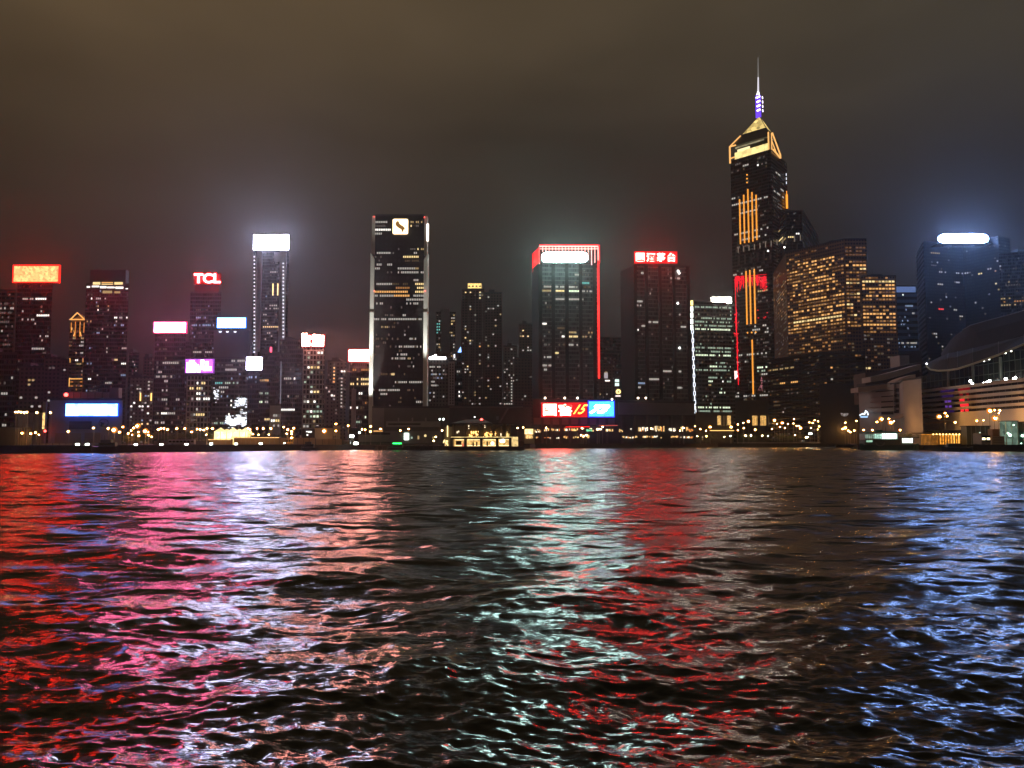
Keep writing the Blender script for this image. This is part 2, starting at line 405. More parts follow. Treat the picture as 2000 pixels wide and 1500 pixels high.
# ------------------------------------------------------------------ land
SHORE = [(-700, 322), (0, 333), (250, 362), (500, 421), (740, 497), (862, 520), (1035, 560), (1045, 590), (1280, 650), (1400, 690), (1662, 690), (1672, 520), (1800, 500), (1838, 425), (2000, 402), (2700, 392)]
def shore_xy(): return [((px - 1000) / F * Y / CP_, Y) for px, Y in SHORE]
sxy = shore_xy()
poly = sxy + [(1500, 380), (1500, 1640), (-1400, 1640), (-1400, 320)]
MB().add([(x, y, GZ) for x, y in poly], [tuple(range(len(poly)))]).build('ground', pbr('asphalt', (.055, .052, .05), .9), None)
tag(bpy.data.objects['ground'], kind='structure')
m = MB()
full = [(-1400, 320)] + sxy + [(1500, 380)]
for (xa, ya), (xb, yb) in zip(full, full[1:]):
    m.add([(xa, ya, -1.5), (xb, yb, -1.5), (xb, yb, GZ + .35), (xa, ya, GZ + .35), (xa, ya + .9, GZ + .35), (xb, yb + .9, GZ + .35), (xb, yb + .9, GZ - .2), (xa, ya + .9, GZ - .2)],
          [(0, 1, 2, 3), (3, 2, 5, 4), (4, 5, 6, 7)])
tag(m.build('seawall', pbr('seawall_stone', (.06, .055, .05), .95, nscale=1.2, noise=.5)), kind='structure')
# the promenade strip behind the sea wall and the road along it
m = MB()
for (xa, ya), (xb, yb) in zip(full, full[1:]):
    m.add([(xa, ya + 1.2, GZ + .02), (xb, yb + 1.2, GZ + .02), (xb, yb + 9, GZ + .02), (xa, ya + 9, GZ + .02)], [(0, 1, 2, 3)])
tag(m.build('promenade_path', pbr('promenade_paving', (.20, .17, .14), .85)), kind='structure')

def shoreY(px):
    for (a, ya), (b, yb) in zip(SHORE, SHORE[1:]):
        if a <= px <= b: return ya + (yb - ya) * (px - a) / (b - a)
    return 400

# ------------------------------------------------------------------ wall materials of the towers
FA = facade('blue_black_glass', (.012, .014, .022), (.05, .05, .06))
FB = facade('grey_glass', (.02, .022, .024), (.09, .09, .09), fh=3.6, bay=3.0, ff=.4, fv=.12)
FC = facade('punched_render', (.012, .012, .014), (.17, .15, .14), fh=3.0, bay=2.6, ff=.5, fv=.5, rough=.3)
FD = facade('brown_bands', (.012, .012, .014), (.13, .095, .075), fh=3.5, bay=3.6, ff=.5, fv=.12)
FE = facade('white_grid', (.012, .012, .013), (.26, .25, .235), fh=3.6, bay=2.4, ff=.28, fv=.3)
FG = facade('black_punched', (.008, .008, .009), (.020, .019, .018), fh=4.0, bay=3.0, ff=.4, fv=.35, rough=.3)
FH = facade('pale_flats', (.02, .02, .022), (.20, .18, .17), fh=3.0, bay=3.2, ff=.5, fv=.6, rough=.4)
FR = facade('red_brown_flats', (.012, .010, .010), (.13, .09, .08), fh=2.9, bay=2.9, ff=.5, fv=.45, rough=.4)
NEON_O = em('orange_neon', (1, .34, .035), 1.5)
NEON_R = em('red_neon', (1, .012, .012), 1.9)
RED_B = em('red_beacon', (1, .05, .04), 14, True)

# ---- far left
t = Tower('office_tower', 'dim reddish tower with pale floor bands at the picture edge left of the orange sign', 'tower', [(-60, 640), (31, 640)], 568, FD, 30)
t.lit('593:0-30:.3d 605:0-26:.6w 611:0-22:.5d 615:0-24:.7w 625:0-20:.7d 647:0-5:1w 632:12-20:.6w 673:2-25:.5d', p=.10, cols='dd').done()
t = Tower('office_block', 'low dark office block below the banded tower at the picture edge', 'building', [(-60, 560), (34, 560)], 691, FA, 30)
t.lit('723:22-35:.6w 731:22-27:.7w 737:22-27:.7w 748:0-16:.4d 770:0-15:.9w 834:2-12:.9w', p=.03, cols='dw').done()
t = Tower('sign_tower', 'dark tower with few lit floors carrying the long orange red screen', 'tower', [(34, 700), (103, 700)], 556, FA, 34)
t.lit('587:42-56:.9w 587:58-66:.7w 587:69-92:.95W 597:53-62:.5d 597:71-84:.6d 614:72-96:1W 621:42-58:.6w 621:60-67:.8w 658:71-84:.6w 658:88-96:.9w 684:60-68:.7w 684:70-90:.85w 692:84-90:.9d 712:50-62:.7d', p=.022, cols='dw').done()
roof_sign('long LED screen glowing yellow white with a red rim above the leftmost dark tower', 28, 520, 113, 550, 699,
          em('orange_red_screen', (1, .020, .007), 37, True, (.5, .5, 1.5)), 556, border=1.3, frame=em('red_rim', (1, .02, .01), 2.5))
t = Tower('apartment_block', 'small apartment block with scattered windows below the orange signed tower', 'building', [(38, 560), (86, 560)], 718, FR, 24, fh=3, bay=2.6)
t.lit('740:54-60:.9y 740:62-68:.8y 746:54-60:.9w 741:84-88:1y 747:84-88:1y 773:66-75:.8w 792:61-65:1w 792:72-76:1w', p=.03, cols='dwy').done()
t = Tower('apartment_block', 'narrow apartment block between the orange signed tower and the golden outlined tower', 'building', [(86, 600), (118, 600)], 700, FR, 24, fh=3, bay=2.6)
t.lit('768:90-95:1w 780:92-97:.7w', p=.06, cols='dwdy').done()
t = Tower('apartment_block', 'dark apartment block just left of the golden outlined tower', 'building', [(106, 720), (136, 720)], 704, FR, 24, fh=3, bay=2.6)
t.lit(p=.08, cols='dw').done()
t = Tower('station_hall', 'cream low hall washed by orange lamps at the far left waterfront', 'building', [(30, 480), (88, 480)], 806, CREAM, 30, roofbits=False)
m = MB(); A, B = t.c[0], t.c[1]
for i in range(6): m.slab(A, B, GZ, t.z1 - .5, .35, 0, 1 + i * 3.1, 1.6 + i * 3.1)
m.build('pilaster', CREAM, t.root); t.done()
t = Tower('low_shed', 'low dark shed on the quay at the far left', 'building', [(-80, 400), (60, 400)], 840, DARKC, 18, roofbits=False)
t.done()

# ---- golden outlined tower
t = Tower('gold_tower', 'slim tower outlined in gold light with a pointed golden crown', 'tower', [(136, 800), (166, 800)], 628, FD, 16, roofbits=False, parapet=.5)
GOLD = em('gold_trim_light', (1, .34, .06), .8); GOLDB = em('gold_bright', (1, .48, .12), 1.3)
A, B = t.c[0], t.c[1]; cx = (A.x + B.x) / 2; hw = (B.x - A.x) / 2
apex = P(152, 611, 800)
for nm, px in (('crown_edge', 139), ('crown_edge', 166)):
    q = P(px, 624, 800); MB().bar((q.x, 799, q.z), (apex.x, 799, apex.z), .55).build(nm, GOLDB, t.root)
m = MB(); zc = P(152, 624, 800).z
m.add([(A.x, 800, t.z1), (B.x, 800, t.z1), (B.x, 816, t.z1), (A.x, 816, t.z1), (cx, 808, apex.z)], [(0, 1, 4), (1, 2, 4), (2, 3, 4), (3, 0, 4)]); m.build('crown', pbr('gold_clad', (.42, .26, .08), .5), t.root)
m = MB().bar((A.x, 799.4, zc), (B.x, 799.4, zc), .5); m.build('crown_sill', GOLDB, t.root)
for x0, y0, x1, y1, mt in ((140, 630, 140, 650, GOLD), (165, 630, 165, 650, GOLD), (148, 628, 148, 658, GOLD), (157, 628, 157, 658, GOLD), (137, 700, 137, 708, GOLDB), (163, 700, 163, 708, GOLDB),
                           (136, 738, 136, 755, GOLDB), (163, 738, 163, 755, GOLDB), (137, 740, 162, 740, GOLDB), (141, 640, 141, 645, GOLDB), (147, 648, 144, 657, GOLDB), (157, 648, 159, 657, GOLDB),
                           (138, 746, 143, 746, GOLD), (157, 746, 163, 746, GOLD), (138, 754, 143, 754, GOLD), (157, 754, 163, 754, GOLD)):
    t.strip('light_strip', x0, y0, x1, y1, mt, r=.42)
t.lit('660:142-147:1y 659:158-163:1y 667:158-163:1w 674:150-158:.8w 674:158-163:1w 689:157-164:.9w 704:148-154:1W 714:142-162:.5y 727:157-162:1w', p=.22, cols='kkoyk').done()

# ---- blue black tower with a lit crown
t = Tower('crown_tower', 'blue black tower with a flat crown lit yellow and white at its top floors', 'tower', [(168, 760), (252, 760)], 556, FA, 36, roofbits=False)
a = P(176, 527, 762); b = P(246, 527, 762)
MB().box(a.x, b.x, 762, 768, t.z1, a.z).build('crown', FA if False else pbr('crown_cladding', (.05, .045, .05), .7), t.root)
for x0, x1, y0, y1, c in ((182, 196, 551, 556, 'Y'), (199, 221, 551, 553, 'O'), (199, 221, 554.5, 556, 'Y'), (224, 240, 551, 556, 'Y'), (180, 194, 558, 561, 'W'), (196, 208, 559, 563, 'W'), (210, 224, 560, 563, 'W'), (226, 241, 560, 564, 'W'), (201, 219, 568, 573, 'y'), (224, 235, 569, 573, 'y'), (170, 176, 559, 562, 'W'), (246, 250, 563, 565, 'W')):
    t.panel('lit_panel', x0, y0, x1, y1, wmat(c))
t.lit('584:178-181:1W 584:189-196:1w 584:200-208:.8w 599:189-194:1y 599:209-214:1y 607:189-194:1W 607:209-214:1w 617:223-229:1W 617:232-242:.8w 617:245-250:1W 630:168-180:.9y 630:225-227:1w 639:236-241:1b 646:199-206:.6w 652:188-195:.8b 654:207-212:1w 677:173-179:.9b 677:207-212:1w 677:236-247:1w 684:207-212:1w 700:224-231:.9Y 707:170-180:.8b 708:236-247:1W 731:188-192:1w 731:236-247:1b 739:172-177:1W 747:206-217:.8w', p=.035, cols='ddDb', fac=0).done()
t = Tower('apartment_block', 'dark block just right of the lit crown tower', 'building', [(252, 800), (272, 800)], 690, FA, 24, fh=3); t.lit('676:255-266:.8y', p=.08, cols='dwd').done()

# ---- depot with the blue screen
t = Tower('signed_depot', 'broad pale depot building on the quay carrying the long blue white screen', 'building', [(97, 440), (240, 440)], 782, pbr('pale_panels', (.30, .29, .31), .7), 40, roofbits=False)
A, B = t.c[0], t.c[1]
a = P(122, 766, 446); b = P(214, 766, 446)
m = MB().box(a.x, b.x, 446, 452, t.z1, a.z).build('upper_storey', pbr('upper_panels', (.24, .23, .25), .7), t.root)
m = MB()
for px in range(130, 214, 14): q = P(px, 770, 446); m.box(q.x - .12, q.x + .12, 445.8, 446, t.z1, a.z)
m.build('panel_joint', STEEL, t.root)
a = P(214, 757, 444); b = P(232, 757, 444); MB().box(a.x, b.x, 444, 448, GZ, a.z).build('stair_tower', pbr('stair_panels', (.12, .12, .15), .7), t.root)
t.panel('louvre_panel', 136, 823, 179, 838, pbr('dark_louvres', (.04, .04, .07), .6), out=.4)
a = hit(203, 826, A, B); m = MB()
for i in range(28):
    t0, t1 = 2 * math.pi * i / 28, 2 * math.pi * (i + 1) / 28
    m.bar((a.x + 2.5 * math.cos(t0), 439.7, a.z + 2.1 * math.sin(t0)), (a.x + 2.5 * math.cos(t1), 439.7, a.z + 2.1 * math.sin(t1)), .16, 4)
m.ball((a.x - .3, 439.6, a.z - .2), .75, 8, 5).ball((a.x - .6, 439.6, a.z - 1.1), .9, 8, 5).ball((a.x - 1.2, 439.6, a.z + .1), .5)
m.build('round_emblem', pbr('emblem_blue', (.03, .035, .06), .6), t.root)
t.panel('loading_door', 108, 846, 158, 866, pbr('shutter_tan', (.30, .24, .17), .8), out=.3)
t.panel('loading_door', 166, 845, 196, 865, pbr('shutter_tan', (.30, .24, .17), .8), out=.3)
t.done()
MB_ = root('wide_screen', (P(180, 800, 438.6).x, 438.6, P(180, 814, 438).z), 'long blue white LED screen with a blue rim on the quayside depot', 'screen')
a = P(129.5, 789, 438.3); b = P(229, 812, 438.3)
MB().box(a.x - .35, b.x + .35, 438.3, 439.2, b.z - .35, a.z + .35).build('frame', em('blue_rim', (.02, .10, 1), 1.6), MB_)
MB().box(a.x, b.x, 438.0, 438.29, b.z, a.z).build('face', em('blue_white_screen', (.10, .30, 1), 14, True, (.35, .45, 1.4)), MB_)
def beacon(label, px, py, Y, r, mat=RED_B, foot=None, name='beacon_lamp', grp=None):
    q = P(px, py, Y); zf = P(px, foot, Y).z if foot else q.z - 2.5
    ro = root(name, (q.x, Y, zf), label, 'lamp', grp)
    MB().bar((q.x, Y, zf), (q.x, Y, q.z - r * .8), .12).build('post', STEEL, ro)
    MB().ball(q, r, 10, 6).build('lamp_head', mat, ro); return ro
beacon('big red beacon at the upper left corner of the depot with the blue screen', 129, 771, 441, 1.0, foot=782)
beacon('red lamp at the foot of the depot beside the yellow lit strip', 88, 842, 436, .6, foot=852)
r_ = root('lit_pylon', (P(87, 850, 438).x, 438, GZ), 'tall narrow yellow lit pylon at the left end of the depot', 'pylon')
q = P(86, 806, 438); MB().box(q.x - .8, q.x + .8, 438, 439.5, GZ, q.z + 6).build('shaft', pbr('pylon_grey', (.3, .28, .26), .7), r_)
MB().box(q.x - .55, q.x + .55, 437.7, 437.98, P(86, 838, 438).z, q.z).build('light_face', em('warm_panel', (1, .62, .22), 1.5, False, (1.2, .4, 1.4)), r_)

# ---- small flats right of the depot
t = Tower('flats', 'block of flats with two vertical gold light strips right of the depot', 'building', [(255, 700), (300, 700)], 738, FH, 24, fh=3, bay=2.4)
for x in (275, 296): t.strip('light_strip', x, 768, x, 783, em('gold_strip', (1, .55, .15), 2.6), r=.5)
t.lit('788:262-266:1W 791:253-258:1W 797:272-280:.6W 793:288-293:1W 797:289-293:1W 807:289-293:1W 812:251-255:1w 822:288-294:.9Y 828:273-279:1Y 829:287-293:1Y 747:289-291:1w 752:289-291:1w 757:290-291:1w', p=.16, cols='ddbdw').done()
t = Tower('flats', 'darker flats behind the two gold light strips', 'building', [(280, 780), (304, 780)], 700, FR, 24, fh=3, bay=2.4)
t.lit('740:281-283:1W 735:281-283:1W 745:281-283:1W', p=.10, cols='dwd').done()

# ---- pink sign block
t = Tower('office_tower', 'dark office tower under the pink white sign', 'tower', [(303, 640), (363, 640)], 652, FA, 30)
t.lit('660:321-326:.9w 679:306-330:.5d 709:318-332:.85w 709:333-340:.7w 709:342-354:.9w 728:304-318:.6w 738:304-314:.8w 738:318-330:.8w 738:333-342:.7w 746:320-328:.8w 761:317-328:.6w 776:316-326:.7w 776:345-352:.8w 790:308-325:.3d 806:306-312:.9w 806:315-325:1W 806:328-342:.6w 822:304-312:.7w 822:316-330:.7w', p=.05, cols='dDd').done()
roof_sign('wide pink white lit sign on the tower left of the magenta screen', 302, 630, 362, 649, 639, em('pink_sign', (1, .155, .36), 86, True), 652, border=.9, frame=em('pink_rim', (1, .06, .20), 1.6))

# ---- red letters tower
t = Tower('letter_tower', 'tall dark tower topped by three red letters', 'tower', [(372, 760), (432, 760)], 572, FA, 32, roofbits=False)
a = P(380, 556, 764); b = P(428, 556, 764)
MB().box(a.x, b.x, 764, 770, t.z1, a.z).build('penthouse', pbr('crown_cladding', (.05, .045, .05), .7), t.root)
t.lit('571:404-408:1w 605:382-400:.5d 605:402-410:.4d 614:380-392:.6D 623:381-392:.9b 634:370-418:.55b 649:380-406:.5d 687:372-395:.8w 688:398-418:.7w', p=.04, cols='dDb').done()
r_ = root('letter_sign', (P(405, 556, 762).x, 762, P(405, 556, 762).z), 'three red glowing rooftop letters above the tall dark tower', 'sign')
a = P(379, 534, 761.4); b = P(430, 553, 761.4); c = (a + b) / 2
MB().box(a.x - .5, b.x + .5, 762.2, 763, b.z - .8, a.z + .4).build('backing', pbr('sign_back', (.10, .01, .01), .6), r_)
text_mesh('TCL', em('red_letter', (1, .030, .033), 104, True), 'letters', r_, (c.x, 761.5, c.z), a.z - b.z, width=b.x - a.x, fat=.03)
MB().bar((c.x - 8, 763.5, P(405, 556, 762).z), (c.x - 8, 763.5, b.z), .3).bar((c.x + 8, 763.5, P(405, 556, 762).z), (c.x + 8, 763.5, b.z), .3).build('support', STEEL, r_)

# ---- magenta screen block
t = Tower('grid_block', 'white gridded office block under the magenta screen', 'building', [(365, 560), (412, 560)], 735, FE, 26)
t.lit('744:384-392:.9W 752:384-390:.8Y 752:393-400:.9Y 757:369-380:.9Y 757:383-393:.9Y 763:391-393:1w 770:385-393:.9W 770:398-408:.7w 776:384-408:.95W 783:375-379:1w 783:384-387:1w 783:404-408:1w 795:374-380:.8y 795:384-386:1w 808:376-380:1w 808:382-395:1Y 808:397-397:1Y', p=.10, cols='kkdk').lit(p=.35, cols='kd', py0=812).done()
r_ = roof_sign('magenta screen with white shapes above the white gridded block', 363, 702, 416, 728, 558, em('magenta_screen', (.60, .13, .85), 1.7, True, (.6, .5, 1.5)), 735, border=.5, frame=em('violet_rim', (.35, .05, .6), .6))
m = MB()
def scr(x0, x1, y0, y1, dz=0): a = P(x0, y0, 557.6); b = P(x1, y1, 557.6); m.box(a.x, b.x, 557.45, 557.7, b.z, a.z)
for q in ((365, 382, 708, 727), (370, 379, 704, 709), (382, 388, 712, 725), (392, 398, 703, 722), (398, 412, 716, 724), (402, 407, 706, 717), (385, 391, 718, 727)): scr(*q)
m.build('screen_graphic', em('screen_white', (.9, .75, 1), 9, True), r_)
t = Tower('office_tower', 'narrow dark tower wedged between the pink signed tower and the magenta screen', 'tower', [(345, 720), (372, 720)], 668, FA, 24); t.lit(p=.04, cols='dD').done()

# ---- blue white sign tower with bright media patches low down
t = Tower('media_tower', 'broad grey tower with bursts of white light low down under a blue white sign', 'tower', [(416, 660), (503, 660)], 700, FB, 34, roofbits=False)
a = P(418, 645, 662); b = P(486, 645, 662)
MB().box(a.x, b.x, 662, 670, t.z1, a.z).build('upper_storeys', FB, t.root)
t.lit('746:423-436:.9c 746:440-465:.8g 751:420-437:.8c 752:440-450:.8g 759:428-437:1w 760:440-446:.9w 767:430-440:.8w 703:450-458:1w 703:462-478:.8w 709:440-455:.6d 724:440-462:.8w 724:470-500:.4d 740:482-500:.6b', p=.05, cols='dDdb')
t.lit('823:417-437:.7g', p=.3, cols='Wwb', px0=446, py0=775, py1=832)
rnd = random.Random(3); m = MB()
def blobs(x0, x1, y0, y1, n, s0, s1):
    for i in range(n):
        px, py = rnd.uniform(x0, x1), rnd.gauss((y0 + y1) / 2, (y1 - y0) / 4); s = rnd.uniform(s0, s1)
        q = hit(px, py, t.c[0], t.c[1]); m.box(q.x - s, q.x + s, 659.3, 659.6 + rnd.random() * .25, q.z - s * .4, q.z + s * .4)
blobs(418, 427, 758, 779, 46, .25, .7); blobs(458, 492, 774, 796, 110, .25, 1.1); blobs(442, 503, 812, 832, 210, .3, 1.5); blobs(470, 503, 800, 812, 40, .25, .7)
m.build('light_pattern', em('media_white', (.88, .92, 1), 1.5), t.root)
m = MB(); blobs(490, 503, 768, 792, 26, .3, .6); m.build('light_pattern', em('media_cyan', (.1, .75, .9), 1.3), t.root)
t.done()
roof_sign('blue white rectangular lit sign between the red letters and the white edged tower', 425, 621, 479, 640, 659, em('blue_white_sign', (.13, .42, 1), 22, True), 645, border=.5, frame=em('blue_rim2', (.05, .25, 1), 1.4))
for i, px in enumerate((430, 444, 459)):
    q = P(px, 648, 661); r_ = root('floodlight', (q.x, 661.0, q.z), ('first', 'second', 'third')[i] + ' of three white floodlights under the blue white rooftop sign', 'floodlight', 'floodlights under the blue white sign')
    MB().box(q.x - 1.1, q.x + 1.1, 661.2, 661.9, q.z - .5, q.z + .5).build('housing', STEEL, r_); MB().box(q.x - 1, q.x + 1, 661, 661.19, q.z - .4, q.z + .4).build('lens', em('flood_white', (.9, .93, 1), 3), r_)

# ---- tall white edged tower
t = Tower('white_edged_tower', 'tall tower edged by white pillars and rows of dot lamps under a white sign', 'tower', [(495, 950), (565, 950)], 490, FA, 40, roofbits=False, bay=2.4)
for x0, x1 in ((502, 508), (547, 556)): t.panel('pillar', x0, 490, x1, 700, pbr('pale_pillar', (.55, .53, .6), .6), out=1.2, th=1.5)
t.panel('top_beam', 536, 493, 556, 511, pbr('pale_pillar', (.55, .53, .6), .6), out=1.0, th=1.2)
DOT = em('dot_lamp', (.9, .9, 1), 1.6)
for px in (497.5, 554):
    for i in range(27 if px < 500 else 24):
        py = 502 + i * 7.15; q = hit(px, py if px < 500 else py + 13, t.c[0], t.c[1])
        MB().box(q.x - .8, q.x + .8, 948.3, 948.7, q.z - .7, q.z + .7).build('dot_lamp', DOT, t.root)
t.lit('530:526-540:.9w 540:526-532:.6d 552:534-546:.3d 596:525-545:.8w 604:518-545:.7w 612:515-522:.8w 628:519-522:1w 635:519-522:1w 641:513-545:.95Y 649:522-534:.6w 656:528-530:1w 665:516-520:1w 666:536-540:1w', p=.03, cols='dDb', px0=508, px1=545).done()
for px in (533.5, 543): t.strip('light_strip', px, 554, px, 577, em('warm_strip', (1, .75, .3), 2), r=.8)
t.done()
roof_sign('brilliant white blue sign crowning the tall white edged tower', 496, 459, 563, 488, 949, em('cold_white_sign', (.70, .72, 1), 103, True), 491, border=.4, frame=em('lav_rim', (.7, .7, 1), 6))

# ---- dark group in front of it
t = Tower('office_tower', 'dark tower with a vertical red lamp in front of the white edged tower', 'tower', [(503, 680), (546, 680)], 690, FA, 30)
t.strip('light_strip', 529.5, 678, 529.5, 688, em('red_strip', (1, .08, .15), 3), r=.9)
t.lit('740:505-516:.8y 741:505-512:1Y 746:517-527:.9O 770:507-515:1g 770:516-526:.9g 782:506-515:1G 782:517-526:1w 823:506-510:.7w 823:516-527:1Y', p=.02, cols='dD').done()
t = Tower('office_block', 'small white lit square signed block in front of the grey media tower', 'building', [(484, 600), (508, 600)], 725, FA, 20); t.lit('740:485-500:.6b', p=.04, cols='dD').done()
roof_sign('small square lavender white sign on a low block', 482, 698, 510, 722, 599, em('lavender_sign', (.66, .60, 1), 72, True), 725, border=.3, frame=em('lav_rim', (.7, .7, 1), 6))
t = Tower('office_tower', 'plain dark tower with one thin pale vertical edge beside the red lamped tower', 'tower', [(546, 660), (592, 660)], 666, FA, 30)
t.strip('light_strip', 549.5, 706, 549.5, 795, em('dim_strip', (.6, .6, .75), .25), r=.5)
t.lit('743:554-568:.9w 743:572-580:.9W 750:556-572:.8d 770:563-567:1w 796:550-575:1W', p=.02, cols='dD').done()
t = Tower('grey_block', 'low pale grey block with few windows at the foot of the dark towers', 'building', [(527, 580), (549, 580)], 792, pbr('pale_block', (.3, .3, .3), .8), 20); t.lit('811:532-534:1w 817:538-545:.9Y 823:528-537:1W 830:534-536:1w 830:540-542:1w', p=.06, cols='dw').done()
t = Tower('grid_tower', 'grey gridded tower with green lit floors under the red and white rooftop letters', 'tower', [(592, 600), (634, 600)], 678, FE, 26, bay=2.4)
t.lit('690:598-604:.9w 690:608-634:.9W 713:608-614:.9Y 717:610-620:.9y 722:601-603:1W 722:606-624:.85Y 762:602-604:1W 768:611-623:.95Y 782:592-594:1w 782:598-600:1W 788:592-602:.6w 788:610-617:1W 800:602-604:1W 800:612-630:.7g 806:614-620:.8g 813:610-622:1G 817:594-630:.5g 826:598-630:.5y 832:592-630:.6w', p=.14, cols='gkdkg').done()
r_ = root('letter_sign', (P(611, 678, 598).x, 598, P(611, 678, 598).z), 'white and red glowing rooftop letters on the grey gridded tower', 'sign')
a = P(590, 653, 597); b = P(632, 676, 597)
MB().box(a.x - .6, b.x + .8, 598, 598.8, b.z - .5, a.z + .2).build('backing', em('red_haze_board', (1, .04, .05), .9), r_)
SAL = em('salmon_letter', (1, .33, .26), 66, True); m = MB()
for x0, x1, y0, y1 in ((590, 593.5, 651, 671), (596, 599.5, 651, 668), (590, 603, 669, 676), (602, 604.5, 655, 676), (606, 612, 657, 662), (611, 615, 653, 676), (617, 621, 656, 676), (619, 626, 654, 659), (623, 632, 660, 664), (622, 632, 668, 676), (628, 632, 655, 676), (603, 632, 671, 675)):
    q0 = P(x0, y0, 597); q1 = P(x1, y1, 597); m.box(q0.x, q1.x, 596.9, 597.3, q1.z, q0.z)
m.build('letters', SAL, r_)
q = P(611, 678, 598); MB().bar((q.x - 5, 599.2, q.z), (q.x - 5, 599.2, b.z + 1), .25).bar((q.x + 5, 599.2, q.z), (q.x + 5, 599.2, b.z + 1), .25).build('support', STEEL, r_)
t = Tower('flats', 'slender flats with stacked small lights between the two salmon signs', 'building', [(640, 700), (676, 700)], 706, FH, 22, fh=3, bay=2.2)
t.lit('707:651-655:1w 710:666-674:.9w 720:651-653:1Y 725:651-653:1O 731:651-653:1Y 737:651-653:1O 742:651-653:1Y 747:651-653:1O 726:667-673:.9W', p=.10, cols='dwd')
t.lit(' '.join('%d:666-669:1w' % y for y in range(742, 798, 5)) + ' 774:648-650:1W 778:648-650:1w 759:657-665:.7w').done()
t = Tower('flats', 'plain grey flats just right of the grey gridded tower', 'building', [(634, 640), (652, 640)], 752, FH, 20, fh=3, bay=2.2); t.lit('766:641-643:1w 773:647-649:1W', p=.05, cols='dw').done()
t = Tower('office_tower', 'office tower under the salmon sign touching the black tower', 'tower', [(683, 620), (731, 620)], 710, FA, 26)
t.lit('712:686-692:.8y 718:686-725:.5o 740:696-702:.9Y 740:704-724:.95Y 746:697-724:.9Y 753:683-724:.95Y 757:694-700:.6y 773:702-707:1W 786:712-717:1o 800:684-690:1W 800:694-701:.9W 812:711-714:1G 820:686-702:.8g 814:719-724:1w', p=.03, cols='dk').done()
t.panel('pillar', 687, 760, 695, 836, pbr('mid_grey', (.22, .22, .23), .7), out=.8)
roof_sign('salmon white lit sign tucked against the left edge of the black tower', 682, 684, 726, 705, 612, em('salmon_sign', (1, .34, .27), 80, True), 710, border=1.0, frame=em('salmon_rim', (1, .06, .06), 1.3))

# ---- the black tower with white pillars
t = Tower('black_tower', 'black tower with two floodlit white pillars and a square emblem', 'tower', [(733, 560), (829, 560)], 421, FG, 36, fh=2.72, bay=1.22, ww=.6, wh=.5, roofbits=False, parapet=1.0)
WP = pbr('floodlit_pillar', (.80, .80, .76), .7)
A, B = t.c[0], t.c[1]
for s, x, d in ((-1, A.x, 0), (1, B.x, 0)):
    x0, x1 = (x - 2.4, x - .02) if s < 0 else (x + .02, x + 2.4)
    m = MB(); zt = t.z1 - .5; z2 = P(733, 497, 560).z
    m.box(x0 + (.3 if s < 0 else 0), x1 - (.3 if s > 0 else 0), 559.2, 566, z2, zt); m.box(x0 - (.3 if s < 0 else 0), x1 + (.3 if s > 0 else 0), 558.2, 567, GZ, z2 - 4)
    xo, xi = (x0 - .3, x1) if s < 0 else (x1 + .3, x0)
    m.add([(xo, 558.2, z2 - 4), (xi, 558.2, z2 - 4), (xo, 558.2, z2 + .8), (xo, 567, z2 - 4), (xi, 567, z2 - 4), (xo, 567, z2 + .8)], [(0, 1, 2), (3, 5, 4), (0, 2, 5, 3), (1, 4, 5, 2)])
    m.build('pillar', WP, t.root)
    for zz in (P(733, 610, 560).z,): MB().box(x0 - .5, x1 + .5, 558.0, 558.19, zz - .2, zz + .2).build('pillar_joint', DARKC, t.root)
t.lit('''434:732-757:1w 434:803-826:.9y 442:733-752:.9d 442:800-806:1Y 442:810-820:.9d 449:732-764:1W 457:732-747:1w 490:762-785:.4d 490:802-812:.9d 490:813-818:1Y 490:820-828:1y
496:737-762:1w 496:767-774:.5d 496:808-816:1w 505:733-750:.5d 505:786-819:1Y 512:732-750:.4d 512:792-818:.9k 520:737-766:.8w 527:733-743:1w 528:775-790:.9w 528:792-810:.9w 528:811-818:1y 535:776-828:.95w 535:755-766:.6d 550:808-816:.5w
557:736-765:.95w 557:767-802:.85k 557:812-828:1Y 565:771-800:1o 565:815-828:1Y 573:732-768:1O 573:769-798:1O 573:812-828:1Y 580:732-768:.9w 580:770-800:1O 580:808-828:1w 588:792-830:1w 595:736-748:.5w 595:792-822:.8w
618:753-768:.8d 618:786-792:1w 626:732-830:.8w 641:743-758:1y 649:744-748:.6d 657:732-742:.8d 657:788-790:1w 665:733-778:.6k 665:798-812:.9w 680:780-824:.95w 689:787-796:.9w 695:775-785:.7w 703:766-792:.95w 703:794-804:1y 712:792-830:.6w
733:743-765:.7k 733:765-770:1Y 749:770-822:.95w 764:738-780:.9w 772:742-758:.9w 787:778-784:1k 787:812-828:.6w''').lit(p=.05, cols='kd', py0=600).done()
MB().box(A.x + 3, A.x + 8, 566, 572, t.z1, t.z1 + 2.5).box(A.x + 12, B.x - 12, 566, 575, t.z1, t.z1 + 1.6).bar((A.x + 4, 568, t.z1), (A.x + 4, 568, t.z1 + 5), .15).build('roof_plant', ROOF, t.root)
for i, (px, py) in enumerate(((730.5, 423), (829, 424.5), (731, 568), (830, 568))):
    q = P(px, py, 557.5); MB().ball(q, .42, 8, 5).build('beacon_lamp', em('red_mid', (1, .08, .06), 5) if i < 2 else em('red_small', (1, .15, .1), 4), t.root)
t.strip('light_strip', 835.5, 438, 835.5, 471, em('warm_tube', (1, .80, .66), 5), r=.8)
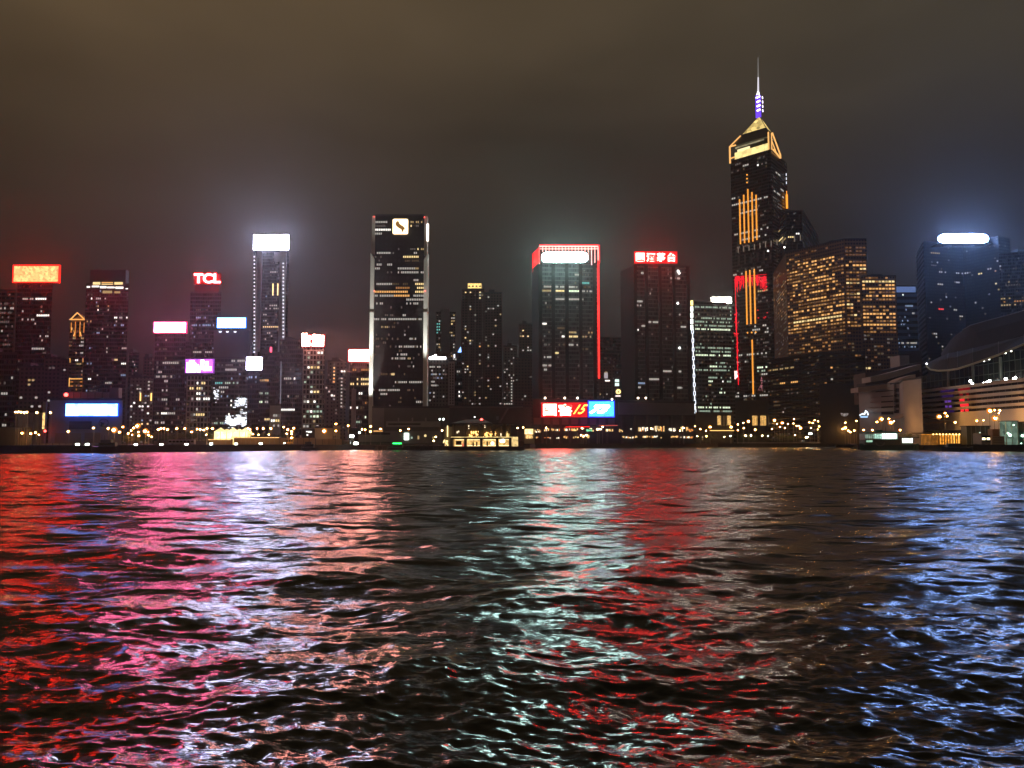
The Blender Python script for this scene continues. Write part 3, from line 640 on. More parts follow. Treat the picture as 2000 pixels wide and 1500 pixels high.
# square emblem
q = P(782, 442.5, 559); r_ = root('emblem_sign', (q.x, 559, q.z - 5.6), 'square glowing emblem with a brown S shaped figure at the top of the black tower', 'sign')
s = 5.3; m = MB(); pts = []
for cx_, cz_, a0 in ((s - 1, s - 1, 0), (-s + 1, s - 1, 90), (-s + 1, -s + 1, 180), (s - 1, -s + 1, 270)):
    for k in range(5): aa = R(a0 + k * 22.5); pts.append((q.x + cx_ + math.cos(aa), q.z + cz_ + math.sin(aa)))
n = len(pts); m.add([(x, 558.6, z) for x, z in pts] + [(x, 559.4, z) for x, z in pts], [tuple(range(n - 1, -1, -1))] + [(i, (i + 1) % n, n + (i + 1) % n, n + i) for i in range(n)])
lb_ = m.build('light_box', em('emblem_face', (1, .72, .40), 3.2, True), r_)
sp_ = [(-3.2, 1.6), (-2.8, 3.0), (-1.6, 3.9), (-.9, 3.2), (-.6, 2.0), (.6, .9), (2.1, .0), (3.0, -1.2), (2.9, -2.4), (2.2, -2.2), (2.0, -3.6), (.9, -4.0), (1.1, -2.9), (.4, -2.0), (-1.2, -1.0), (-2.6, .2)]
n = len(sp_); m = MB().add([(q.x + x * 1.05, 558.3, q.z + z) for x, z in sp_] + [(q.x + x * 1.05, 558.55, q.z + z) for x, z in sp_], [tuple(range(n))[::-1], tuple(range(n, 2 * n))] + [(i, (i + 1) % n, n + (i + 1) % n, n + i) for i in range(n)])
for dx, dz in ((-3.6, 3.5), (3.5, .6), (3.6, -3.6), (-3.7, -.8), (1.2, 3.1), (-.9, -3.4)): m.box(q.x + dx - .22, q.x + dx + .22, 558.3, 558.55, q.z + dz - .3, q.z + dz + .3)
m.build('emblem_figure', em('emblem_brown', (.28, .13, .03), .9), lb_)

# ---- between the black tower and the twin towers
t = Tower('slab_tower', 'grey slab tower with a blank central shaft and teal windows behind the black tower', 'tower', [(851, 860), (890, 860)], 611, FC, 26, fh=3.1, bay=2.2)
t.panel('blank_shaft', 862, 604, 878, 690, pbr('mid_grey', (.22, .22, .23), .7), out=1.4, th=2)
t.lit('630:852-862:.9c 635:852-862:.9c 640:852-861:.9c 629:880-890:.7y 622:881-884:1w 632:880-885:1Y 645:853-860:1c 648:852-890:.5y 658:880-890:.8w 670:853-862:.9y 676:853-862:.9y 666:880-890:.6y', p=.22, cols='wywd', px0=880).lit(p=.2, cols='dwc', px1=862).done()
t = Tower('office_block', 'dark office block with a white roofline lamp right of the black tower', 'building', [(838, 680), (884, 680)], 702, FC, 24, roofbits=False, fh=3.1)
m = MB(); a = P(838, 699, 679.5); b = P(871, 695, 679.5); m.box(a.x, b.x, 679, 679.8, a.z - 1.2, a.z + .9)
for k in range(6): m.box(a.x + 1 + k * 1.1, a.x + 7 - k * .5, 679, 679.8, a.z + .9 + k * .3, a.z + 1.2 + k * .3)
m.build('roofline_lamp', em('roofline_white', (.95, .97, 1), 6, True), t.root)
t.lit('713:840-848:.8w 715:854-862:.9w 722:841-853:.6w 731:846-850:1w 742:840-848:.6w 756:842-852:.7w 767:845-852:.8w', p=.12, cols='dbdw').done()
t = Tower('white_slab', 'slim white slab pierced by two columns of black windows', 'tower', [(876, 660), (888, 660)], 706, pbr('white_render', (.42, .40, .41), .8), 18, roofbits=False, fh=3.0)
m = MB()
for i in range(15):
    for px in (879.5, 884.5):
        q = hit(px, 712 + i * 5.4, t.c[0], t.c[1]); m.box(q.x - .55, q.x + .55, 659.8, 659.97, q.z - .75, q.z + .75)
o = m.build('window', DARKC, t.root); t.done()
t = Tower('office_block', 'narrow block with a small blue triangle lamp left of the tall flats', 'building', [(888, 720), (903, 720)], 690, FA, 20, roofbits=False)
a = P(894, 688, 719.5); b = P(901, 688, 719.5); c_ = P(900, 677, 719.5); MB().add([a, b, c_, a + Vector((0, .5, 0)), b + Vector((0, .5, 0)), c_ + Vector((0, .5, 0))], [(0, 1, 2), (3, 5, 4), (0, 2, 5, 3), (1, 4, 5, 2)]).build('triangle_lamp', em('tri_blue', (.2, .4, 1), 4), t.root)
t.strip('light_strip', 887.5, 692, 887.5, 699, em('dot_lamp', (.9, .9, 1), 1.6), r=.7)
t.lit('722:893-899:1w 728:893-899:1W 750:894-899:1w 762:895-900:1W 768:894-900:1G 774:896-900:1W', p=.06, cols='wd').done()
t = Tower('apartment_tower', 'tall brown flats with a yellow lit crown and scattered windows', 'tower', [(901, 850), (946, 850)], 566, FR, 26, fh=3.0, bay=2.5, roofbits=False)
a = P(913, 563.5, 851); b = P(941, 553, 851)
MB().box(a.x, b.x, 851, 866, t.z1 - 1, b.z).build('crown', pbr('crown_stone', (.5, .42, .25), .7), t.root)
m = MB(); m.box(a.x + .5, b.x - .5, 850.6, 850.99, a.z + .3, b.z - .4); m.build('crown_light', em('crown_gold', (1, .68, .22), 1.5, False, (.9, .6, 1.3)), t.root)
m = MB()
for k in range(4): x = a.x + (b.x - a.x) * (k + .5) / 4; m.box(x - .9, x + .9, 850.3, 850.59, a.z + 1.6, a.z + 3.0)
m.build('crown_window', DARKC, t.root)
m = MB()
for k in (5, 9, 14): x = t.c[0].x + k * 1.6; m.box(x - .25, x + .25, 849, 849.9, GZ, t.z1)
m.build('wall_fin', pbr('flat_fin', (.2, .16, .14), .8), t.root)
t.lit('570:908-914:.9Y 570:918-923:1Y 571:935-938:1Y 578:935-938:1w 582:935-938:1Y 600:918-921:1w 613:928-930:1w 613:943-946:1Y 614:943-946:1Y 626:943-946:1Y 637:909-912:1w 657:909-913:1Y 662:909-913:1O 667:918-923:1Y 679:935-939:1O 717:911-914:1Y 724:908-914:.9w 731:919-925:.8w', p=.085, cols='wwdyd').done()
t = Tower('apartment_tower', 'second brown residential tower joined to the gold crowned flats', 'tower', [(946, 845), (981, 845)], 573, FR, 26, fh=3.0, bay=2.5)
t.lit('569:948-966:.6w', p=.09, cols='wwdyd').done()
t = Tower('flats', 'pale flats with two dotted columns of lights left of the twin towers', 'building', [(983, 850), (1011, 850)], 677, FH, 22, fh=3, bay=2.4)
t.lit(' '.join('%d:997-999:1w %d:1006-1008:1w' % (y, y) for y in range(742, 792, 5)) + ' 711:995-1008:.8w', p=.2, cols='wddw').done()
t = Tower('flats', 'brown flats behind the left twin tower tinted red by the sign', 'building', [(1013, 860), (1040, 860)], 634, FR, 22, fh=3, bay=2.6)
t.lit('648:1018-1022:1Y 655:1018-1036:.7Y 684:1020-1038:.6w 702:1018-1022:1w 706:1028-1036:1Y 712:1020-1024:1w 745:1015-1038:1g 750:1018-1038:.6d 756:1018-1038:.5d 788:1022-1026:1Y 806:1022-1036:.8w', p=.10, cols='dwyd').done()
t = Tower('flats', 'dark flats low down at the right of the gold crowned towers', 'building', [(1004, 760), (1042, 760)], 700, FR, 22, fh=3, bay=2.6); t.lit(p=.07, cols='dwd').done()

# ---- the twin harbour towers
TW = facade('twin_glass', (.07, .075, .08), (.17, .17, .17), fh=3.5, bay=1.5, ff=.3, fv=.1)
FIN = pbr('black_fin', (.010, .010, .011), .8)
def twin(name, label, plan, top, fins, rim):
    t = Tower(name, label, 'tower', plan, top, TW, 34, fh=3.5, bay=1.25, ww=.8, ref=1, roofbits=False)
    A, B = t.c[1], t.c[2]; d = (B - A).normalized()
    for x in fins:
        q = hit(x, 600, A, B); s0 = (Vector((q.x, q.y, 0)) - Vector((A.x, A.y, 0))).dot(d)
        MB().slab(A, B, GZ, t.z1, 1.0, 0, s0 - 1.35, s0 + 1.35).build('fin', FIN, t.root)
    A0, B0 = t.c[0], t.c[1]
    for k in (.5,): MB().slab(A0, B0, GZ, t.z1, .6, 0, 1.0, (B0 - A0).length - .05).build('side_cladding', FIN, t.root)
    return t
t = twin('harbour_tower', 'left twin tower edged in red light under the brilliant white sign', [(1040, 705), (1053, 680), (1168, 684)], 514, (1056, 1080.5, 1107, 1134, 1161), 1)
t.lit('''540:1121-1130:1w 540:1138-1150:.4d 549:1138-1150:.9c 556:1056-1075:.8w 558:1084-1103:.9w 558:1110-1129:.9w 558:1137-1150:.7k 566:1055-1076:1y 566:1084-1103:1Y 567:1110-1130:1G 567:1137-1156:.8w
584:1086-1103:1w 584:1110-1130:1w 584:1137-1139:1w 593:1064-1069:.4w 636:1056-1067:1W 637:1088-1102:.9k 646:1084-1103:.4d 646:1110-1130:.8y 646:1142-1156:.7y 654:1096-1103:1W 654:1112-1130:.9Y 654:1136-1154:.9y 663:1118-1126:.6d 672:1060-1075:.4d 673:1090-1103:.5k 673:1110-1130:.7w 681:1137-1153:.7k 689:1083-1092:1Y 699:1056-1076:.7w 715:1058-1076:.8w 724:1060-1070:.2w''', fac=1)
t.lit(fac=1, p=.03, cols='kdd').done()
A, B = t.c[1], t.c[2]
rt = root('neon_crown', (A.x, A.y, t.z1), 'red and white neon crown frame around the brilliant sign on the left twin tower', 'neon frame')
NW = em('pink_white_neon', (1, .42, .36), 2.4); y_ = A.y - 1.2
zt = P(1054, 481, y_).z; x0 = P(1053.5, 481, y_).x; x1 = P(1168, 481, y_).x; zb = t.z1
MB().bar((x0, y_, zt), (x1, y_, zt), .55).bar((x0, y_, zt - 2.2), (x1, y_, zt - 2.2), .35).build('top_tube', NW, rt)
MB().bar((x0, y_ + .6, zt + 1.1), (x1, y_ + .6, zt + 1.1), .6).bar((x1 + 1, y_ + .5, zt + 1.4), (x1 + 1, y_ + .5, zb), .6).build('red_tube', NEON_R, rt)
for i in range(19):
    x = x0 + (x1 - x0) * i / 18; L = zt - zb + 1 if i in (0,) else (14 if i == 17 else 16 if i == 16 else 12)
    MB().bar((x, y_, zt), (x, y_, zt - L), .38).build('vertical_tube', NW, rt)
m = MB(); C0 = P(1040, 499, 705)
MB().slab(Vector((C0.x, 703.6, 0)), Vector((x0, y_ + 1, 0)), zb, zt - .5, .1, .3).build('side_screen', em('side_red', (1, .06, .05), .7, False), rt)
m = MB()
for i in range(7):
    f = i / 6; xx = C0.x + (x0 - C0.x) * f; yy = 703.2 + (y_ - 703.2) * f; m.bar((xx, yy - .4, zb + (-3 if i < 4 else 0)), (xx, yy - .4, zt - .5), .3)
m.build('side_tube', NEON_R, rt)
MB().box(x0, x1, A.y + 1, A.y + 2, zb, zt - 1).build('backing_screen', pbr('sign_back_dark', (.03, .03, .03), .8), rt)
q0 = t.strip('red_edge', 1167.5, 484, 1172, 739, em('red_edge_neon', (1, .022, .018), 2.6), fac=1, r=.75, out=1.4)
r_ = root('brilliant_sign', (P(1104, 513, 676).x, 676, P(1104, 513, 676).z), 'brilliant cyan white lit sign inside the red neon crown of the left twin tower', 'sign')
m = MB(); a = P(1058, 493, 676); b = P(1148, 512, 676); n = 10; pts = []
for cx_, s_ in ((b.x - 4, 1), (a.x + 4, -1)):
    for k in range(n + 1):
        aa = R(-90 + 180 * k / n) * s_ if s_ > 0 else R(90 + 180 * k / n); pts.append((cx_ + math.cos(aa) * 4, (a.z + b.z) / 2 + math.sin(aa) * (a.z - b.z) / 2))
n = len(pts); m.add([(x, 675.6, z) for x, z in pts] + [(x, 676.4, z) for x, z in pts], [tuple(range(n - 1, -1, -1)), tuple(range(n, 2 * n))] + [(i, (i + 1) % n, n + (i + 1) % n, n + i) for i in range(n)])
m.build('face', em('cyan_white_sign', (.64, 1, .94), 99, True), r_)
MB().box(a.x - .6, b.x + .6, 676.5, 677.4, b.z - .5, a.z + .5).build('frame', STEEL, r_)

t = twin('harbour_tower', 'right twin tower of dark glass under four red Chinese characters', [(1212, 720), (1240, 692), (1347, 700)], 518, (1241, 1262.5, 1289, 1316, 1344), 0)
t.lit('''532:1240-1244:1y 532:1252-1256:1w 540:1262-1270:.5d 541:1310-1320:.8w 540:1323-1327:1w 550:1302-1312:.3d 585:1240-1256:.95w 577:1264-1272:.5w 594:1240-1258:.6w 593:1310-1316:.8d 612:1322-1328:.8w 628:1266-1286:.9w 637:1252-1260:.8w 637:1328-1340:.9w 646:1240-1248:1W 672:1243-1250:.8w 681:1240-1252:.6k 724:1294-1312:.9w 724:1324-1330:1w 742:1268-1286:.7w 742:1302-1312:.6d 742:1246-1258:.6d 751:1242-1260:1b 751:1240-1242:1W 760:1246-1252:1w 760:1324-1330:.9w''', fac=1).lit(fac=1, p=.02, cols='kd').done()
for px, py in ((1324, 530), (1326, 534), (1323.5, 592.5), (1327, 680)):
    q = hit(px, py, t.c[1], t.c[2]); MB().ball(q - Vector((0, 1.2, 0)), .8, 8, 5).build('facade_lamp', em('lamp_white_bright', (1, .97, .92), 8), t.root)
a = P(1252, 487, 705); b = P(1338, 487, 705)
r_ = root('character_sign', (P(1281, 515, 694).x, 694, P(1281, 515, 694).z), 'four glowing red rimmed white Chinese characters on the right twin tower', 'sign')
RC = em('red_character', (1, .022, .018), 112, True)
q0 = P(1240, 512, 694.5); q1 = P(1322, 493, 694.5)
MB().box(q0.x - .5, q1.x + .5, 694.6, 695.4, q0.z - 1, q1.z + 1).build('backing', em('red_board', (1, .015, .02), .95), r_)
MB().bar((q0.x + 4, 696, t.z1), (q0.x + 4, 696, q0.z), .3).bar((q1.x - 4, 696, t.z1), (q1.x - 4, 696, q0.z), .3).build('support', STEEL, r_)
for ch, px in (('国', 1250.5), ('酒', 1271), ('茅', 1291), ('台', 1311.5)):
    q = P(px, 502.5, 693.8); text_mesh(ch, RC, 'character', r_, q, 7.6, width=7.6, fat=.034)

# ---- podium of the twin towers
t = Tower('harbour_podium', 'long dark podium with lit shopfronts joining the twin towers', 'building', [(1040, 625), (1205, 645), (1356, 662)], 781, pbr('podium_dark', (.06, .05, .05), .8), 44, roofbits=False, ref=0)
t.panel('blank_wall', 1207, 786, 1355, 811, pbr('podium_grey', (.22, .20, .185), .85), fac=1, out=1.2, th=1.2)
t.panel('blank_wall', 1042, 816, 1200, 830, pbr('podium_red', (.20, .15, .14), .85), fac=0, out=.5)
for fac, xs in ((0, range(1056, 1200, 18)), (1, range(1212, 1356, 24))):
    for x in xs: t.panel('column', x, 812, x + 5, 868, pbr('podium_column', (.10, .08, .075), .8), fac=fac, out=1.3, th=1.3)
def shopfront(t, x0, x1, y0, y1, mt, fac, rn=random.Random(77)):
    A, B = t.c[fac], t.c[fac + 1]; d = Vector((B.x - A.x, B.y - A.y, 0)).normalized(); n = Vector((d.y, -d.x, 0)); x = x0
    out = {}
    while x < x1 - .3:
        w_ = rn.uniform(.7, 2.6); hgt = rn.uniform(.35, 1) * (y1 - y0); yc = rn.uniform(y0 + hgt / 2, y1 - hgt / 2)
        if rn.random() < .8:
            a = hit(x, yc - hgt / 2, A, B) + n * 1.5; b = hit(min(x + w_, x1), yc + hgt / 2, A, B) + n * 1.5; a2 = a - n * .4; b2 = b - n * .4
            k = mt if rn.random() < .7 else rn.choice((0, 2, 1)); m = out.setdefault(k, MB()); m.prism([(a.x, a.y), (b.x, b.y), (b2.x, b2.y), (a2.x, a2.y)], b.z, a.z)
        x += w_ + rn.uniform(.1, .9)
    for k, m in out.items(): m.build('shop_window', SHOP[k], t.root)
SHOP = [em('shop_warm', (1, .62, .22), 1.3, False, (1.6, .1, 1.8)), em('shop_white', (1, .88, .66), 1.8, False, (1.6, .15, 1.8)), em('shop_orange', (1, .38, .09), 1.1, False, (1.6, .1, 1.8)), em('shop_green', (.25, 1, .5), .9)]
for x0, x1, y0, y1, mt in ((1024, 1040, 838, 846, 0), (1041, 1060, 838, 845, 0), (1062, 1074, 837, 843, 0), (1076, 1092, 837, 842, 0), (1101, 1112, 836, 842, 1), (1114, 1128, 836, 842, 0), (1133, 1140, 835, 838, 1), (1144, 1158, 838, 843, 3), (1150, 1155, 836, 838, 1), (1163, 1174, 836, 841, 1), (1182, 1196, 838, 843, 0),
                           (1026, 1036, 848, 855, 0), (1046, 1050, 853, 857, 2), (1058, 1064, 854, 857, 2), (1066, 1080, 853, 857, 2), (1086, 1091, 854, 857, 1), (1100, 1107, 851, 857, 0), (1119, 1129, 852, 857, 0), (1132, 1150, 849, 856, 0)):
    if x0 < 1041: continue
    shopfront(t, x0, x1, y0, y1, mt, 0)
for x0, x1, y0, y1, mt in ((1208, 1216, 838, 844, 0), (1230, 1234, 837, 840, 1), (1246, 1264, 834, 843, 1), (1273, 1296, 832, 843, 0), (1299, 1318, 836, 843, 1), (1328, 1342, 832, 843, 0), (1343, 1352, 837, 844, 2),
                           (1214, 1219, 851, 856, 0), (1221, 1237, 852, 856, 1), (1239, 1243, 851, 855, 0), (1254, 1270, 851, 855, 0), (1272, 1292, 851, 856, 1), (1309, 1323, 851, 855, 0), (1328, 1346, 852, 856, 1), (1346, 1352, 852, 856, 2)):
    shopfront(t, x0, x1, y0, y1, mt, 1)
A, B = t.c[0], t.c[1]
t.strip('red_ledge_light', 1103, 834, 1150, 833.5, NEON_R, r=.25, out=2); t.strip('red_ledge_light', 1168, 831.5, 1204, 831, em('red_dim', (1, .12, .1), .8), r=.22, out=2)
for px, py in ((1064.5, 777.5), (1103, 777.5), (1128, 777.5), (1137 + 58, 780)):
    q = hit(px, py, A, B); MB().ball(q - Vector((0, 1, 0)), .75, 8, 5).build('facade_lamp', em('lamp_warm_bright', (1, .8, .6), 9, True), t.root)
for px, py in ((1246, 777.5), (1261, 777.5)):
    q = hit(px, py, t.c[1], t.c[2]); MB().ball(q - Vector((0, 1, 0)), .75, 8, 5).build('facade_lamp', em('lamp_warm_bright', (1, .8, .6), 9, True), t.root)
t.done()
# red sign and its screen on the podium
Yp = 621
r_ = root('character_sign', (P(1100, 816, Yp).x, Yp, P(1100, 816, Yp).z), 'large white Chinese characters and orange figures on a glowing red board above the podium', 'sign')
a = P(1057, 786, Yp); b = P(1147, 815, Yp)
MB().box(a.x, b.x, Yp, Yp + 1, b.z, a.z).build('backing', em('red_board_big', (1, .012, .02), .85, True), r_)
WC = em('white_red_character', (1, .10, .07), 41, True)
for ch, px in (('国', 1074), ('窖', 1104)): text_mesh(ch, WC, 'character', r_, P(px, 800.5, Yp - .6), 8.9, width=10.2, fat=.022)
text_mesh('15', em('orange_figure', (1, .42, .06), 4.2, True), 'figures', r_, P(1134, 799.5, Yp - .6), 7.2, width=11.5, shear=.75, fat=.012)
r_ = root('cyan_screen', (P(1174, 814, Yp - 1.5).x, Yp - 1.5, P(1174, 815, Yp).z), 'cyan screen with a blue rim and white figures right of the red podium sign', 'screen')
a = P(1150, 784, Yp - 1.5); b = P(1199, 813.5, Yp - 1.5)
MB().box(a.x - .7, b.x + .7, Yp - 1.5, Yp - .6, b.z - .7, a.z + .7).build('frame', em('deep_blue_rim', (.01, .02, 1), 1.5), r_)
MB().box(a.x, b.x, Yp - 1.9, Yp - 1.51, b.z, a.z).build('face', em('cyan_screen', (.06, .42, 1), 2.4, True), r_)
text_mesh('73', em('screen_white2', (.85, .93, 1), 16, True), 'figures', r_, P(1171, 799, Yp - 2.1), 6.6, width=15.5, shear=.6, fat=.05)
m = MB()
for dx, dz in ((-.5, 3.4), (.6, 3.2), (1.2, 2.4), (3.6, -4.6), (5.4, -4.4), (2.2, -4.8)): m.box((a.x + b.x) / 2 + dx - .2, (a.x + b.x) / 2 + dx + .2, Yp - 2.05, Yp - 1.92, (a.z + b.z) / 2 + dz - .25, (a.z + b.z) / 2 + dz + .25)
m.build('screen_mark', pbr('sign_back_dark', (.03, .03, .03), .8), r_)

# ---- behind and between the twin towers
t = Tower('apartment_tower', 'slim tower with a floodlit notch at its top between the twin towers', 'tower', [(1184, 900), (1210, 900)], 671, FC, 20, fh=3.4, bay=2.6, roofbits=False)
a = P(1186, 671, 898.6); b = P(1203, 687, 898.6)
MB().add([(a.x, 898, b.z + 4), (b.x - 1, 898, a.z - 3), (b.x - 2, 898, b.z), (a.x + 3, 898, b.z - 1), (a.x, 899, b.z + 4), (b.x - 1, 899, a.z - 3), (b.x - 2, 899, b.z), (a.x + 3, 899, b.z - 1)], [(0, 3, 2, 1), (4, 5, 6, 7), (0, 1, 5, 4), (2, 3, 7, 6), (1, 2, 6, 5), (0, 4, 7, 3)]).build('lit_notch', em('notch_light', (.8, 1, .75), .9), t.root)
t.lit('676:1203-1206:.8d', p=.1, cols='kd').done()
t = Tower('flats', 'dim stepped flats low between the twin towers with a small white lit panel', 'building', [(1170, 780), (1200, 780)], 712, FR, 20, fh=3.0, roofbits=False)
t.panel('white_panel', 1180, 728, 1187, 739, em('panel_pale', (.85, .75, .8), .5)); t.panel('white_panel', 1182, 742.5, 1191, 744.5, em('panel_white', (1, .9, .85), 2.5))
t.lit('680:1174-1180:.6w', p=.10, cols='ydwo').done()
t = Tower('signed_block', 'narrow dark block with white tiles and a round yellow lamp between the twin towers', 'building', [(1198, 770), (1212, 770)], 735, FA, 20, roofbits=False)
for y0, y1 in ((741, 746), (748, 754)): t.panel('white_tile', 1201, y0, 1209, y1, em('tile_white', (.8, 1, .9), 1.3))
q = hit(1207.5, 765, t.c[0], t.c[1]); MB().bar((q.x, 769.6, q.z), (q.x, 768.8, q.z), 2.3, 20).build('round_lamp', em('round_yellow', (1, .72, .25), 2.2), t.root)
MB().bar((q.x, 768.75, q.z - .3), (q.x, 768.5, q.z - .3), .8, 8).build('round_emblem', pbr('emblem_dark', (.05, .04, .02), .7), t.root)
t.panel('caption_light', 1202, 772.3, 1212, 774.6, em('caption_white', (1, .85, .8), 1.6)); t.done()
t = Tower('office_block', 'dark unlit block filling the gap beside the right twin tower', 'building', [(1170, 860), (1214, 860)], 660, FA, 20, roofbits=False); t.lit(p=.03, cols='dD').done()
# ---- green lit office tower with the zigzag light edge
t = Tower('office_tower', 'office tower with greenish lit floors and a white chain of light down its left edge', 'tower', [(1350, 740), (1432, 748)], 590, FB, 30, fh=3.4, bay=1.5, roofbits=False)
EDW = em('edge_white', (.85, .9, 1), 2.4)
for i in range(5): q = hit(1351, 592 + i * 12, t.c[0], t.c[1]); MB().box(q.x - 1.2, q.x + .9, 738.6, 739.5, q.z - 2.2, q.z + 2.2).build('edge_lamp', em('edge_gold', (1, .75, .25), 2.6) if i == 0 else em('edge_bright', (.95, 1, .9), 3.5), t.root)
m = MB(); ys = np.linspace(648, 803, 10)
for i, y in enumerate(ys):
    q = hit(1352 + i * .55, y, t.c[0], t.c[1]); x, z = q.x, q.z
    for s in (-1, 1): m.bar((x + s * .75, 738.8, z - 1.7), (x + s * .75, 738.8, z + 1.7), .22)
    m.bar((x - .75, 738.8, z - 1.7), (x + .75, 738.8, z - 1.7), .22).bar((x - .75, 738.8, z + 1.7), (x + .75, 738.8, z + 1.7), .22)
    if i < 9: q2 = hit(1352 + (i + 1) * .55, ys[i + 1], t.c[0], t.c[1]); m.bar((x, 738.8, z - 1.7), (q2.x, 738.8, q2.z + 1.7), .34)
m.build('chain_light', EDW, t.root)
for y in (602, 622, 628, 634, 641, 680, 686, 693, 725, 797, 803): t.lit('%d:1358-1428:.75%s' % (y, 'g' if y not in (641, 693, 797) else 'G'))
t.lit('706:1396-1416:.6g 719:1384-1400:.8G 719:1404-1428:.5g 738:1384-1400:.9g 744:1382-1392:.9G 744:1406-1414:.9W 744:1420-1428:.8g 765:1406-1420:.9G 751:1384-1400:.6y 810:1396-1428:.8g', p=.10, cols='kgdk').done()
roof_sign('rounded brilliant white sign on the roof of the green lit office tower', 1390, 581, 1428, 592, 747, em('warm_white_sign', (1, .94, .80), 72, True), 592, border=.3, frame=em('white_rim', (1, 1, .9), 4))
t = Tower('office_block', 'low dark block with two floodlit entrance bays right of the podium', 'building', [(1358, 705), (1432, 705)], 808, DARKC, 30, roofbits=False)
for x0, x1 in ((1401, 1408), (1419, 1427)): t.panel('lit_bay', x0, 812, x1, 830, em('bay_warm', (1, .58, .18), 1.0, True, (1.1, .4, 1.5)), out=.7)
for x in (1407, 1412, 1417): t.panel('column', x, 812, x + 3, 832, CREAM, out=1.2, th=1)
t.strip('ledge_light', 1385, 841, 1432, 841, em('ledge_gold', (1, .55, .15), 2.2), r=.28, out=3)
t.done()

# ---- the tall spired tower
SPW = facade('spire_glass', (.018, .015, .014), (.055, .045, .04), fh=3.9, bay=2.2, ff=.4, fv=.15, rough=.2)
t = Tower('spired_tower', 'tallest tower with a golden pyramid crown purple lit mast and orange neon bars', 'tower', [(1426, 936), (1499, 900), (1506, 899), (1536, 942)], 293, SPW, 30, fh=3.9, bay=2.6, ww=.7, wh=.5, ref=1, roofbits=False, parapet=0)
t.lit('''322:1437-1450:.6d 322:1452-1466:.8w 322:1478-1481:1W 318:1484-1498:.3d 318:1500-1504:.8w 389:1423-1440:.5w 389:1443-1500:.75w 396:1423-1500:.8w 406:1430-1500:.35d 413:1440-1482:.8w 419:1424-1500:.4d 440:1486-1498:.6d 455:1424-1500:.6w
462:1440-1498:.55w 468:1436-1496:.35d 480:1436-1498:.5d 522:1436-1500:.45d 530:1428-1500:.5w 540:1424-1434:.8w 560:1438-1500:.35d 570:1470-1500:.5y 580:1470-1500:.5d 592:1470-1500:.5d 637:1470-1500:.6w 643:1470-1500:.6w 650:1472-1500:.5w
670:1475-1500:.4d 690:1440-1500:.5w 697:1475-1500:.4d 709:1440-1460:.6w 720:1478-1502:.8G 727:1478-1502:.8g 733:1478-1502:.4w 746:1440-1500:.3d 768:1434-1450:.5w 774:1432-1504:.75w''', p=.035, cols='kdd')
t.lit('338:1515-1518:1w 344:1520-1524:1w 372:1524-1530:1w 380:1512-1530:.7w 389:1508-1520:.6d 397:1508-1530:.5d 405:1510-1530:.4d', fac=2, p=.05, cols='kd').done()
A, B, C2, D2 = t.c
def fz(py, Y=900): return P(1500, py, Y).z
NEON = NEON_O
for (xt, yt, xb, yb) in ((1444, 390, 1447, 477), (1452, 381, 1455, 475), (1460, 370, 1463, 474), (1468, 376, 1471, 472), (1476, 381, 1479, 469), (1456, 530, 1460, 634), (1464, 528, 1467, 633), (1472, 526, 1476, 632), (1469, 664, 1471, 770)):
    a = hit((xt + xb) / 2, yt, A, B); b = hit((xt + xb) / 2, yb, A, B); d = (B - A); d.z = 0; d.normalize(); n = Vector((d.y, -d.x, 0)); b.x, b.y = a.x, a.y
    m = MB(); m.bar(a + n * 1.1 + d * .55, b + n * 1.1 + d * .55, .30).bar(a + n * 1.1 - d * .55, b + n * 1.1 - d * .55, .30).bar(a + n * 1.1 - d * .55, a + n * 1.1 + d * .55, .30).bar(b + n * 1.1 - d * .55, b + n * 1.1 + d * .55, .30)
    m.build('neon_tube', em('yellow_neon', (1, .40, .05), 1.35), t.root)
    MB().slab(a, a + d, b.z, a.z, .9, -.2, -.45, .45).build('neon_backing', em('neon_core', (1, .15, .01), .55), t.root)
for px, py in ((1459, 342), (1459, 349.5), (1459, 357), (1460, 650), (1468, 649.5), (1476, 649)):
    q = hit(px, py, A, B); MB().ball(q + Vector((-.3, -1, 0)), .95, 8, 5).build('neon_dot', em('yellow_neon', (1, .40, .05), 1.35), t.root)
q = hit(1534, 392, C2, D2)
m = MB().bar((q.x + 1, q.y - 2, fz(408, q.y)), (q.x + 1, q.y - 2, fz(381, q.y)), 1.2).bar((q.x + 1, q.y - 2, fz(381, q.y)), (q.x + 1, q.y - 2, fz(374, q.y)), .5); m.build('neon_tube', NEON, t.root)
m = MB()
for y in (342, 350, 358): m.bar((q.x + 1, q.y - 2, fz(y + 2.2, q.y)), (q.x + 1, q.y - 2, fz(y - 2.2, q.y)), .4)
m.build('corner_light', em('dot_lamp', (.9, .9, 1), 1.6), t.root)
# louvred sky lobby band
m = MB()
for i in range(10): m.slab(A, B, fz(518, 930), fz(500, 930), .7, 0, 8 + i * 8.0, 10 + i * 8.0)
m.build('lobby_pier', pbr('lobby_stone', (.14, .11, .10), .7), t.root)
m = MB()
for i in range(12): m.slab(A, B, fz(494, 930), fz(483, 930), .7, 0, 8 + i * 7.0, 9 + i * 7.0)
m.build('lobby_light', em('lobby_dim', (1, .8, .6), .16), t.root)
